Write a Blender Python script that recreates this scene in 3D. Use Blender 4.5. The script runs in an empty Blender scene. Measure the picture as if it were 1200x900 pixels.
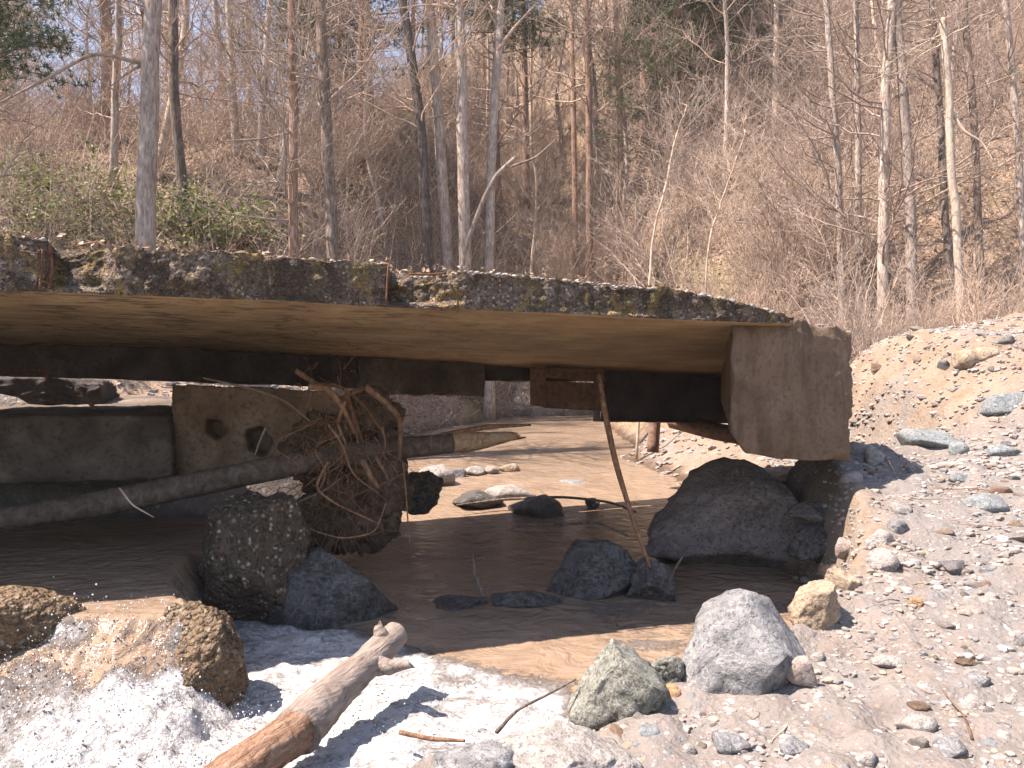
import bpy, bmesh, math, random
import numpy as np
from mathutils import Vector
R = math.radians
SC = bpy.context.scene
COL = SC.collection
ZC = 2.0                                   # camera height above the lower pool

# ------------------------------------------------------------------ camera, sky, sun, exposure
cam_d = bpy.data.cameras.new('camera'); cam = bpy.data.objects.new('camera', cam_d); COL.objects.link(cam)
cam.location = (0, 0, ZC); cam.rotation_euler = (R(90), 0, 0)
cam_d.sensor_width = 36; cam_d.lens = 27.0; cam_d.shift_y = 0.025
cam_d.clip_start = 0.05; cam_d.clip_end = 2000
SC.camera = cam

SUN_AZ, SUN_EL = -106.0, 57.0
S = Vector((math.sin(R(SUN_AZ))*math.cos(R(SUN_EL)), math.cos(R(SUN_AZ))*math.cos(R(SUN_EL)), math.sin(R(SUN_EL))))
w = bpy.data.worlds.new('World'); SC.world = w; w.use_nodes = True
nt = w.node_tree; nt.nodes.clear()
sky = nt.nodes.new('ShaderNodeTexSky'); sky.sky_type = 'NISHITA'; sky.sun_disc = False
sky.sun_elevation = R(SUN_EL); sky.sun_rotation = R(SUN_AZ); sky.air_density = 1.0; sky.dust_density = .6
bg = nt.nodes.new('ShaderNodeBackground'); bg.inputs[1].default_value = 0.10
ow = nt.nodes.new('ShaderNodeOutputWorld')
nt.links.new(sky.outputs[0], bg.inputs[0]); nt.links.new(bg.outputs[0], ow.inputs[0])
sl = bpy.data.lights.new('sun', 'SUN'); sl.energy = 5.0; sl.angle = R(0.5); sl.color = (1.0, .92, .83)
so = bpy.data.objects.new('sun', sl); COL.objects.link(so); so.location = (-20, -5, 30)
so.rotation_euler = S.to_track_quat('Z', 'Y').to_euler()
SC.view_settings.view_transform = 'Standard'; SC.view_settings.look = 'None'
SC.view_settings.exposure = 1.7; SC.view_settings.gamma = 1.0
SC.view_settings.use_curve_mapping = False
SC.view_settings.use_white_balance = True; SC.view_settings.white_balance_temperature = 6900; SC.view_settings.white_balance_tint = 15
SC.cycles.max_bounces = 6; SC.cycles.diffuse_bounces = 4; SC.cycles.transparent_max_bounces = 4
SC.cycles.use_denoising = True

# ------------------------------------------------------------------ numpy noise
_rs = np.random.RandomState(7)
_perm = _rs.permutation(512).astype(np.int64)
_grad = _rs.normal(size=(512, 3)); _grad /= np.linalg.norm(_grad, axis=1)[:, None]
def perlin(P):
    P = np.asarray(P, float); I = np.floor(P).astype(np.int64); F = P - I
    U = F*F*F*(F*(F*6-15)+10); out = 0
    for a in (0, 1):
        for b in (0, 1):
            for c in (0, 1):
                h = _perm[(I[:, 0]+a) & 511]; h = _perm[(h+I[:, 1]+b) & 511]; h = _perm[(h+I[:, 2]+c) & 511]
                g = _grad[h]; d = F - np.array([a, b, c])
                wgt = (U[:, 0] if a else 1-U[:, 0])*(U[:, 1] if b else 1-U[:, 1])*(U[:, 2] if c else 1-U[:, 2])
                out = out + wgt*(g*d).sum(1)
    return out*1.5
def fbm(P, sc=1.0, oct=4, gain=.5, off=0.0, billow=False):
    P = np.asarray(P, float)*sc + off; a = 1; t = 0; n = 0
    for i in range(oct):
        v = perlin(P)
        t = t + a*(np.abs(v)*2-.5 if billow else v); n += a; a *= gain; P = P*2.03 + 17.3
    return t/n
def worley(P, cell, seed=0):
    """distance to the nearest jittered lattice point and that point's hash (in cell units)"""
    P = np.asarray(P, float)/cell; I = np.floor(P).astype(np.int64)
    best = np.full(len(P), 9.); hid = np.zeros(len(P), np.int64)
    for a in (-1, 0, 1):
        for b in (-1, 0, 1):
            for c in (-1, 0, 1):
                J = I + np.array([a, b, c])
                h = _perm[(J[:, 0]+seed) & 511]; h = _perm[(h+J[:, 1]) & 511]; h = _perm[(h+J[:, 2]) & 511]
                q = J + .5 + _grad[h]*.42
                d = np.linalg.norm(P-q, axis=1); m = d < best
                best[m] = d[m]; hid[m] = h[m]
    return best, hid/512.0
def sst(a, b, x):
    t = np.clip((np.asarray(x, float)-a)/(b-a), 0, 1); return t*t*(3-2*t)
def lerp(a, b, t): return a+(b-a)*t

# ------------------------------------------------------------------ mesh builder
class MB:
    def __init__(s): s.V = []; s.F = []; s.n = 0; s.A = []
    def add(s, V, F, mi=0, att=None):
        V = np.asarray(V, float).reshape(-1, 3); s.V.append(V)
        for f in (F if isinstance(F, list) else [F]):
            f = np.asarray(f, np.int64)
            if len(f): s.F.append((f + s.n, mi))
        s.A.append(np.zeros(len(V)) if att is None else np.broadcast_to(np.asarray(att, float), (len(V),)))
        s.n += len(V); return s
    def tubes(s, P, Rd, k=5, cap=False, mi=0):
        """P [M,N,3], Rd [M,N]"""
        P = np.asarray(P, float); Rd = np.asarray(Rd, float)
        if P.ndim == 2: P = P[None]; Rd = Rd[None]
        M, N, _ = P.shape
        if M == 0: return s
        T = np.gradient(P, axis=1); T /= np.linalg.norm(T, axis=2, keepdims=True)+1e-9
        mean = T.mean(1, keepdims=True)
        ref = np.where(np.abs(mean[..., 2:3]) > .85, np.array([1., .13, 0]), np.array([.07, .05, 1.]))
        A = np.cross(T, ref); A /= np.linalg.norm(A, axis=2, keepdims=True)+1e-9
        B = np.cross(T, A)
        ang = np.arange(k)*2*math.pi/k
        ring = P[:, :, None, :] + Rd[:, :, None, None]*(np.cos(ang)[:, None]*A[:, :, None, :] + np.sin(ang)[:, None]*B[:, :, None, :])
        V = ring.reshape(-1, 3)
        i = np.arange(N-1)[:, None]*k; j = np.arange(k)[None]
        q = np.stack([i+j, i+k+j, i+k+(j+1) % k, i+(j+1) % k], -1).reshape(-1, 4)
        F = (q[None]+(np.arange(M)*N*k)[:, None, None]).reshape(-1, 4)
        fs = [F]
        if cap:
            c0 = np.arange(k)[None]+(np.arange(M)*N*k)[:, None]
            fs += [c0, (c0+(N-1)*k)[:, ::-1]]
        return s.add(V, fs, mi)
    def mesh(s, name, smooth=True, attname=None, off=(0, 0, 0)):
        me = bpy.data.meshes.new(name)
        V = np.concatenate(s.V)-np.asarray(off, float)
        lens = np.concatenate([np.full(len(f), f.shape[1]) for f, _ in s.F])
        loops = np.concatenate([f.ravel() for f, _ in s.F])
        mi = np.concatenate([np.full(len(f), m) for f, m in s.F])
        me.vertices.add(len(V)); me.vertices.foreach_set('co', V.ravel().astype(np.float32))
        me.loops.add(len(loops)); me.loops.foreach_set('vertex_index', loops.astype(np.int32))
        me.polygons.add(len(lens))
        st = np.concatenate([[0], np.cumsum(lens)[:-1]])
        me.polygons.foreach_set('loop_start', st.astype(np.int32)); me.polygons.foreach_set('loop_total', lens.astype(np.int32))
        me.polygons.foreach_set('material_index', mi.astype(np.int32))
        me.polygons.foreach_set('use_smooth', np.full(len(lens), smooth))
        if attname:
            a = me.attributes.new(attname, 'FLOAT', 'POINT'); a.data.foreach_set('value', np.concatenate(s.A).astype(np.float32))
        me.update(calc_edges=True); me.validate()
        return me

def tag(o, label=None, cat=None, group=None, kind=None):
    if label: o['label'] = label
    if cat: o['category'] = cat
    if group: o['group'] = group
    if kind: o['kind'] = kind
    return o
def empty(name, loc, label, cat, group=None):
    o = bpy.data.objects.new(name, None); o.location = loc; o.empty_display_size = .1; COL.objects.link(o)
    return tag(o, label, cat, group)
def wloc(o):
    v = Vector((0, 0, 0))
    while o: v += o.location; o = o.parent
    return v
def obj(name, mb, mats, parent=None, loc=None, smooth=True, att=None, label=None, cat=None, group=None, kind=None):
    """mesh given in world coordinates; origin at loc (or the parent's place)"""
    off = Vector(loc) if loc is not None else (wloc(parent) if parent else Vector((0, 0, 0)))
    me = mb.mesh(name, smooth, att, off)
    for m in (mats if isinstance(mats, (list, tuple)) else [mats]): me.materials.append(m)
    o = bpy.data.objects.new(name, me); COL.objects.link(o)
    if parent: o.parent = parent; o.location = off - wloc(parent)
    else: o.location = off
    return tag(o, label, cat, group, kind)
def kids(o): return list(o.children)
def copy_tree(o, parent=None):
    c = o.copy(); COL.objects.link(c); c.parent = parent
    for ch in KIDS.get(o.name, []): copy_tree(ch, c)
    return c
KIDS = {}

def P(px, py, d):
    """the point at depth d on the sight line of a photograph pixel: used to survey the place"""
    return np.array([(px-600)/900*d, d, ZC+(480-py)/900*d])

# ------------------------------------------------------------------ materials
class Mat:
    def __init__(s, name, rough=.9, spec=.3):
        s.m = bpy.data.materials.new(name); s.m.use_nodes = True; s.t = s.m.node_tree
        s.b = s.t.nodes['Principled BSDF']; s.b.inputs['Roughness'].default_value = rough
        s.b.inputs['Specular IOR Level'].default_value = spec
        s.co = s.t.nodes.new('ShaderNodeTexCoord'); s.geo = None
    def n(s, ty, **kw):
        x = s.t.nodes.new(ty)
        for k, v in kw.items(): setattr(x, k, v)
        return x
    def L(s, a, b): s.t.links.new(a, b); return b
    def put(s, sock, v):
        if hasattr(v, 'links') or isinstance(v, bpy.types.NodeSocket): s.L(v, sock)
        elif v is not None: sock.default_value = v
    def objco(s): return s.co.outputs['Object']
    def world(s):
        if not s.geo: s.geo = s.n('ShaderNodeNewGeometry')
        return s.geo.outputs['Position']
    def map(s, v, scale=(1, 1, 1), rot=(0, 0, 0)):
        m = s.n('ShaderNodeMapping'); s.L(v, m.inputs[0]); m.inputs['Scale'].default_value = scale; m.inputs['Rotation'].default_value = rot
        return m.outputs[0]
    def noise(s, v, scale=5, det=5, rough=.55, dist=0):
        x = s.n('ShaderNodeTexNoise'); s.L(v, x.inputs['Vector']); x.inputs['Scale'].default_value = scale
        x.inputs['Detail'].default_value = det; x.inputs['Roughness'].default_value = rough; x.inputs['Distortion'].default_value = dist
        return x.outputs['Fac']
    def vor(s, v, scale=20, feature='F1', rnd=1.0):
        x = s.n('ShaderNodeTexVoronoi'); x.feature = feature; s.L(v, x.inputs['Vector']); x.inputs['Scale'].default_value = scale
        x.inputs['Randomness'].default_value = rnd
        return x.outputs['Distance'], (x.outputs['Color'] if feature == 'F1' else None)
    def ramp(s, fac, stops, interp='LINEAR'):
        x = s.n('ShaderNodeValToRGB'); x.color_ramp.interpolation = interp; s.L(fac, x.inputs[0]); cr = x.color_ramp
        while len(cr.elements) < len(stops): cr.elements.new(.5)
        for e, (p, c) in zip(cr.elements, stops):
            e.position = p; e.color = (*c, 1) if not np.isscalar(c) else (c, c, c, 1)
        return x.outputs[0]
    def mix(s, f, a, b, mode='MIX'):
        x = s.n('ShaderNodeMix', data_type='RGBA', blend_type=mode)
        s.put(x.inputs[0], f); s.put(x.inputs[6], (*a, 1) if isinstance(a, tuple) else a); s.put(x.inputs[7], (*b, 1) if isinstance(b, tuple) else b)
        return x.outputs[2]
    def math(s, op, a, b=None, clamp=False):
        x = s.n('ShaderNodeMath', operation=op, use_clamp=clamp); s.put(x.inputs[0], a)
        if b is not None: s.put(x.inputs[1], b)
        return x.outputs[0]
    def attr(s, name):
        x = s.n('ShaderNodeAttribute', attribute_name=name); return x.outputs['Fac']
    def rand(s): return s.n('ShaderNodeObjectInfo').outputs['Random']
    def island(s): 
        if not s.geo: s.geo = s.n('ShaderNodeNewGeometry')
        return s.geo.outputs['Random Per Island']
    def bump(s, h, dist=.02, strength=1.0, prev=None):
        x = s.n('ShaderNodeBump'); s.L(h, x.inputs['Height']); x.inputs['Distance'].default_value = dist; x.inputs['Strength'].default_value = strength
        if prev is not None: s.L(prev, x.inputs['Normal'])
        return x.outputs[0]
    def out(s, col, normal=None, rough=None):
        s.put(s.b.inputs['Base Color'], (*col, 1) if isinstance(col, tuple) else col)
        if normal is not None: s.L(normal, s.b.inputs['Normal'])
        if rough is not None: s.put(s.b.inputs['Roughness'], rough)
        return s.m
    def sep(s, v):
        x = s.n('ShaderNodeSeparateXYZ'); s.L(v, x.inputs[0]); return x.outputs

def m_rock(name, dark, mid, light, sc=3, vein=None, rough=.85, wet=False, var=.0, con=.85):
    m = Mat(name, rough, .3); v = m.objco()
    n1 = m.noise(v, sc, 7, .62, .4); n2 = m.noise(v, sc*7, 5, .6)
    c = m.ramp(n1, [(.3, dark), (.5, mid), (.7, light)])
    c = m.mix(m.ramp(n2, [(.42, 0.0), (.62, .85)]), c, light)
    n3 = m.noise(v, sc*4, 6, .7, 1.0)
    c = m.mix(m.ramp(n3, [(.36, con), (.46, 0.0)]), c, dark)
    sp = m.noise(v, max(34, sc*9), 4, .75)
    c = m.mix(m.ramp(sp, [(.36, .9), (.46, 0.0)]), c, tuple(x*.6 for x in dark))
    wv = m.n('ShaderNodeVectorMath', operation='ADD'); nn = m.n('ShaderNodeTexNoise'); m.L(v, nn.inputs['Vector']); nn.inputs['Scale'].default_value = sc
    sv = m.n('ShaderNodeVectorMath', operation='SCALE'); m.L(nn.outputs['Color'], sv.inputs[0]); sv.inputs['Scale'].default_value = 1.1
    m.L(v, wv.inputs[0]); m.L(sv.outputs[0], wv.inputs[1])
    ce, _ = m.vor(wv.outputs[0], sc*1.3, 'DISTANCE_TO_EDGE'); crack = m.ramp(ce, [(0, 0.0), (.035, 1.0)])
    c = m.mix(m.ramp(crack, [(0, .22), (1, 0.0)]), c, dark)
    if vein:
        x = m.noise(v, sc*1.5, 6, .6, 1.5); x = m.ramp(x, [(.478, 0.0), (.5, .8), (.522, 0.0)]); c = m.mix(x, c, vein)
    if var:
        r = m.rand()
        tint = m.ramp(r, [(0, (1, 1, 1)), (.3, (.95, .8, .66)), (.5, (.72, .74, .8)), (.7, (1.1, 1.02, .93)), (.85, (1.05, .78, .6)), (1, (.8, .86, .84))], 'CONSTANT')
        c = m.mix(1.0, c, tint, 'MULTIPLY')
    b = m.bump(n1, .08); b = m.bump(n3, .035, 1, b); b = m.bump(sp, .012, 1, b); b = m.bump(crack, .008, .4, b)
    return m.out(c, b)

# rocks on the bank and in the water
M_GREY = m_rock('grey limestone', (.10, .10, .103), (.172, .172, .178), (.23, .228, .232), 2.2, (.29, .285, .28), con=.6)
M_SPECK = m_rock('speckled greenish stone', (.06, .06, .052), (.21, .212, .18), (.34, .333, .29), 5, (.4, .4, .36))
M_TAN = m_rock('tan stone', (.20, .145, .10), (.30, .225, .16), (.37, .295, .22), 2, con=.5)
M_PALE = m_rock('pale whitish stone', (.21, .187, .172), (.30, .272, .252), (.37, .342, .32), 3, con=.5)
M_PINK = m_rock('pinkish stone', (.21, .16, .138), (.30, .24, .21), (.36, .30, .27), 3, con=.4)
M_ORANGE = m_rock('orange stone', (.25, .13, .06), (.38, .22, .11), (.44, .30, .18), 4)
M_BLUE = m_rock('blue grey shale', (.13, .143, .15), (.205, .225, .235), (.28, .295, .30), 4, (.31, .325, .33), con=.5)
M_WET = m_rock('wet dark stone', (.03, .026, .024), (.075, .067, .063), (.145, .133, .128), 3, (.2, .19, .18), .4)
M_BROWN = m_rock('damp brown stone', (.09, .07, .062), (.19, .152, .138), (.28, .235, .215), 2.2, con=.5)
M_PEBBLE = m_rock('loose stone', (.18, .158, .143), (.28, .25, .232), (.37, .335, .312), 1.2, None, .9, False, 1)

def m_gravelbit():
    m = Mat('gravel bits', .9); r = m.island()
    c = m.ramp(r, [(0, (.20, .176, .164)), (.2, (.27, .242, .226)), (.38, (.165, .156, .157)), (.5, (.28, .22, .178)), (.62, (.23, .214, .207)), (.75, (.36, .33, .305)), (.88, (.19, .148, .122)), (.95, (.17, .182, .185))], 'CONSTANT')
    n = m.noise(m.world(), 60, 3)
    c = m.mix(m.ramp(n, [(.35, .5), (.6, 0.0)]), c, (.22, .19, .17))
    return m.out(c, m.bump(n, .004))
M_GRAVEL = m_gravelbit()

def m_conglomerate(name, mul=1.0, orange=False, rough=.85):
    m = Mat(name, rough); v = m.objco()
    d, c = m.vor(v, 26); d2, c2 = m.vor(v, 55)
    s1 = m.sep(c)
    pal = [(0, (.16, .13, .11)), (.3, (.28, .24, .2)), (.5, (.38, .34, .3)), (.7, (.22, .19, .18)), (.9, (.46, .42, .38))]
    if not orange: pal = [(0, (.10, .07, .05)), (.3, (.15, .11, .08)), (.5, (.12, .082, .06)), (.68, (.20, .15, .11)), (.8, (.42, .34, .27)), (.9, (.6, .5, .41))]
    if orange: pal = [(0, (.12, .075, .045)), (.3, (.24, .15, .085)), (.5, (.30, .21, .13)), (.7, (.17, .115, .075)), (.9, (.36, .29, .21))]
    pal = [(p, tuple(x*mul for x in c_)) for p, c_ in pal]
    col = m.ramp(s1[0], pal, 'CONSTANT')
    gap = m.ramp(d, [(.35, 0.0), (.55, 1.0)])
    n = m.noise(v, 8, 6, .6)
    mat_c = m.ramp(n, [(.3, tuple(x*mul for x in ((.14, .085, .045) if orange else (.11, .075, .05)))), (.7, tuple(x*mul for x in ((.26, .175, .10) if orange else (.22, .16, .115))))])
    col = m.mix(gap, col, mat_c)
    b = m.bump(m.math('MULTIPLY', d, -1), .03); b = m.bump(m.math('MULTIPLY', d2, -1), .012, .7, b); b = m.bump(n, .02, 1, b)
    return m.out(col, b)
M_CONG = m_conglomerate('conglomerate lump', .55)
M_CONG_O = m_conglomerate('ochre conglomerate', .55, True, .6)

def m_fascia():
    m = Mat('broken aggregate concrete', .95); v = m.objco()
    d, c = m.vor(v, 34); s1 = m.sep(c); d2, c2 = m.vor(v, 80)
    n = m.noise(v, 2.2, 7, .65, .6); n2 = m.noise(v, 9, 6, .6)
    base = m.ramp(n2, [(.25, (.05, .034, .024)), (.5, (.135, .098, .072)), (.75, (.25, .195, .15))])
    ag = m.ramp(s1[0], [(0, (.075, .053, .042)), (.25, (.17, .125, .098)), (.5, (.27, .205, .165)), (.7, (.115, .083, .066)), (.85, (.37, .30, .245))], 'CONSTANT')
    col = m.mix(m.ramp(d, [(.3, .9), (.55, 0.0)]), base, ag)
    col = m.mix(m.ramp(n, [(.47, 0.0), (.56, .85)]), col, (.06, .042, .03))
    n3 = m.noise(v, 4.5, 5, .6, 1)
    col = m.mix(m.ramp(n3, [(.53, 0.0), (.63, .7)]), col, (.25, .165, .06))
    n4 = m.noise(v, 6.5, 5, .65, .5)
    col = m.mix(m.ramp(n4, [(.57, 0.0), (.65, .75)]), col, (.12, .105, .035))
    b = m.bump(m.math('MULTIPLY', d, -1), .03); b = m.bump(m.math('MULTIPLY', d2, -1), .012, 1, b); b = m.bump(n2, .04, 1, b)
    return m.out(col, b)
M_FASCIA = m_fascia()
AX_ANG = R(90-71.8)
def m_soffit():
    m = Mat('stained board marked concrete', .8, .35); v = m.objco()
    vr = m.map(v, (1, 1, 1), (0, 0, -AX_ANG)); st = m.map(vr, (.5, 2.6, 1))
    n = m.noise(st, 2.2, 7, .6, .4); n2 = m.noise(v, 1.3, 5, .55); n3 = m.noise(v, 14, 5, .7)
    col = m.ramp(n2, [(.3, (.25, .16, .08)), (.5, (.375, .26, .142)), (.7, (.46, .34, .20))])  # ochre base has the golden light bounced off the muddy water tinted in
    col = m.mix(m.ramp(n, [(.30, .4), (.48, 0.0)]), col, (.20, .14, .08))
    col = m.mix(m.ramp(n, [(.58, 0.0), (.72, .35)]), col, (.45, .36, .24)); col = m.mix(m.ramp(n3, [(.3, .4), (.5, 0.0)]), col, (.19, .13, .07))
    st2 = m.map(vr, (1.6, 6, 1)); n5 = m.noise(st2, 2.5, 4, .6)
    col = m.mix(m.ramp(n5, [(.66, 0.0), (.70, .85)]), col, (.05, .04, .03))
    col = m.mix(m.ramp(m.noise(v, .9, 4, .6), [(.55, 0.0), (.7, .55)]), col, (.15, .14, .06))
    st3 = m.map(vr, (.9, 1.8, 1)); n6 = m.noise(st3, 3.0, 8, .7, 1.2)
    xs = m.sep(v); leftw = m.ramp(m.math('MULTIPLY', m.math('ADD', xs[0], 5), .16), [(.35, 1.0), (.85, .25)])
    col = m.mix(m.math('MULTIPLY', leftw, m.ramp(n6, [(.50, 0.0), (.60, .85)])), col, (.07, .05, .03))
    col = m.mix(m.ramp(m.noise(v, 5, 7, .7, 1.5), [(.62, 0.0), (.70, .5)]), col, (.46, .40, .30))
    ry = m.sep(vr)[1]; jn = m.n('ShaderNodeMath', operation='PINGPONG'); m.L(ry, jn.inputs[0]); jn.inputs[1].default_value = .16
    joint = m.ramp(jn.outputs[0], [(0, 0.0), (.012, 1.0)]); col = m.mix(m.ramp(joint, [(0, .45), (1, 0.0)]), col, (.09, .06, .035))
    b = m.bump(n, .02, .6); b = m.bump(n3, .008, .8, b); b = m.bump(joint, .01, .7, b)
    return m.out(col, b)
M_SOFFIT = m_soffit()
def m_concrete(name, c1, c2, c3, stain=(.1, .08, .06), sc=2.5, drip=False):
    m = Mat(name, .9); v = m.objco()
    n = m.noise(v, sc, 6, .6, .5); n2 = m.noise(v, sc*11, 5, .7); d, c = m.vor(v, 60)
    col = m.ramp(n, [(.3, c1), (.5, c2), (.72, c3)])
    col = m.mix(m.ramp(n2, [(.33, .7), (.5, 0.0)]), col, stain)
    col = m.mix(m.ramp(m.noise(v, sc*.6, 5, .65, .8), [(.55, 0.0), (.68, .6)]), col, stain)
    b = m.bump(n, .03, .6); b = m.bump(n2, .012, 1, b); b = m.bump(d, .004, .4, b)
    if drip: col = m.mix(m.ramp(m.noise(m.map(v, (1, 1, .18)), 5, 6, .65, .4), [(.5, 0.0), (.64, .6)]), col, tuple(x*.5 for x in c1)); col = m.mix(m.ramp(m.noise(m.map(v, (1.3, 1, .25)), 6, 6, .65, .4), [(.6, 0.0), (.7, .35)]), col, tuple(x*1.5 for x in c3))
    return m.out(col, b)
M_WALL = m_concrete('warm brown concrete', (.105, .066, .042), (.145, .096, .064), (.185, .128, .09), (.07, .043, .028), 1.8, True)
M_CONC = m_concrete('grey brown concrete', (.05, .038, .03), (.12, .092, .074), (.22, .178, .145), (.04, .03, .022), 1.4); M_BLOCK = m_concrete('brown block concrete', (.13, .082, .054), (.22, .148, .10), (.33, .235, .168), (.07, .044, .028), 1.6)
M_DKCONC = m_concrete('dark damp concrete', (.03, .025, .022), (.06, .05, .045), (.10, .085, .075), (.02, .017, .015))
M_EARTH = m_concrete('rooty earth', (.05, .032, .022), (.12, .08, .055), (.21, .145, .105), (.025, .016, .012), 7)
M_DARKPIT = m_concrete('dark soil', (.02, .016, .012), (.04, .03, .022), (.06, .045, .035), (.015, .012, .01))

def m_bark(name, dark, mid, light, sc=1.0, stretch=.22, extra=None, random=True, bd=.03, az=None):
    m = Mat(name, .95, .2); v = m.objco(); st = m.map(v, (1, 1, stretch)) if az is None else m.map(m.map(v, (1, 1, 1), (0, 0, R(az))), (1, .16, 1))
    n = m.noise(st, 22*sc, 6, .65, .6); n2 = m.noise(v, 2.5*sc, 4, .6)
    col = m.ramp(n, [(.32, dark), (.5, mid), (.68, light)])
    col = m.mix(m.ramp(n2, [(.45, 0.0), (.7, .55)]), col, extra or dark)
    if random:
        col = m.mix(1.0, col, m.ramp(m.rand(), [(0, (.72, .7, .7)), (.5, (1, .97, .95)), (1, (1.25, 1.15, 1.05))]), 'MULTIPLY')
    return m.out(col, m.bump(n, bd))
M_BARKG = m_bark('grey bark', (.16, .125, .105), (.37, .31, .27), (.55, .48, .43))
M_BARKO = m_bark('orange pine bark', (.13, .08, .055), (.29, .185, .135), (.42, .30, .235))
M_BARKD = m_bark('dark bark', (.06, .047, .04), (.155, .125, .108), (.28, .235, .205))
M_BARKP = m_bark('pale dead wood', (.30, .24, .19), (.50, .42, .34), (.62, .54, .45))
M_TWIG = m_bark('bare twigs', (.20, .153, .125), (.36, .285, .24), (.48, .40, .345), .5, .5, None, True, .01)
M_TWIG2 = m_bark('pale dry twigs', (.30, .225, .18), (.45, .36, .30), (.57, .48, .41), .5, .5, None, True, .01)
M_ROOT = m_bark('root wood', (.12, .065, .04), (.24, .14, .085), (.36, .23, .15), 1.0, .4)
M_LOG = m_bark('barked grey log', (.13, .098, .08), (.24, .195, .168), (.31, .262, .23), .9, 1.0, (.17, .127, .105), False, .03, 26)
M_LOGWET = m_bark('damp dark log', (.06, .045, .035), (.12, .09, .07), (.19, .15, .12), .5, .8, None, False)
def m_splint():
    m = Mat('torn pale wood', .8); v = m.objco()
    st = m.map(v, (1, 1, 1)); n = m.noise(st, 14, 6, .6, 1.2)
    col = m.ramp(n, [(.3, (.20, .11, .06)), (.5, (.34, .23, .14)), (.7, (.46, .34, .23))])
    return m.out(col, m.bump(n, .03))
M_SPLINT = m_splint(); M_TORN = m_bark('torn orange brown wood', (.09, .045, .027), (.25, .145, .095), (.36, .245, .175), 1.0, 1.0, (.16, .10, .07), False, .05, 22)
M_PLANK = m_bark('brown weathered plank', (.10, .06, .045), (.19, .115, .085), (.27, .17, .125), .5, 1, None, False, .006)
def m_rust():
    m = Mat('rusty steel', .85); v = m.objco(); n = m.noise(v, 25, 5, .6)
    return m.out(m.ramp(n, [(.3, (.045, .018, .012)), (.55, (.13, .055, .03)), (.75, (.24, .12, .07))]), m.bump(n, .004))
M_RUST = m_rust()
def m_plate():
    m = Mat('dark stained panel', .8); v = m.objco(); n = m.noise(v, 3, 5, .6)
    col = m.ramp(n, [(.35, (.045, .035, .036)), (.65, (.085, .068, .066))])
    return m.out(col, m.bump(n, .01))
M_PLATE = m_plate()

def m_leaf(name, cols, trans=.25):
    m = Mat(name, .6, .3); r = m.island()
    c = m.ramp(r, [(i/len(cols), x) for i, x in enumerate(cols)], 'CONSTANT')
    m.put(m.b.inputs['Base Color'], c)
    t = m.n('ShaderNodeBsdfTranslucent'); m.L(c, t.inputs[0]); mx = m.n('ShaderNodeMixShader'); mx.inputs[0].default_value = trans
    m.L(m.b.outputs[0], mx.inputs[1]); m.L(t.outputs[0], mx.inputs[2]); m.L(mx.outputs[0], m.t.nodes['Material Output'].inputs[0])
    return m.m
M_IVY = m_leaf('bramble leaves', [(.08, .11, .03), (.14, .17, .045), (.22, .24, .08), (.06, .09, .03), (.27, .27, .11), (.11, .14, .04)])
M_LITTER = m_leaf('dry leaves', [(.26, .18, .125), (.35, .26, .19), (.19, .125, .085), (.42, .33, .25), (.29, .175, .11)], .1)
M_NEEDLE = m_leaf('pine needles', [(.07, .095, .045), (.10, .125, .06), (.13, .15, .075), (.06, .08, .045)], .15)
M_YELLOW = Mat('yellow paint', .6).out((.75, .55, .08))

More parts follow.
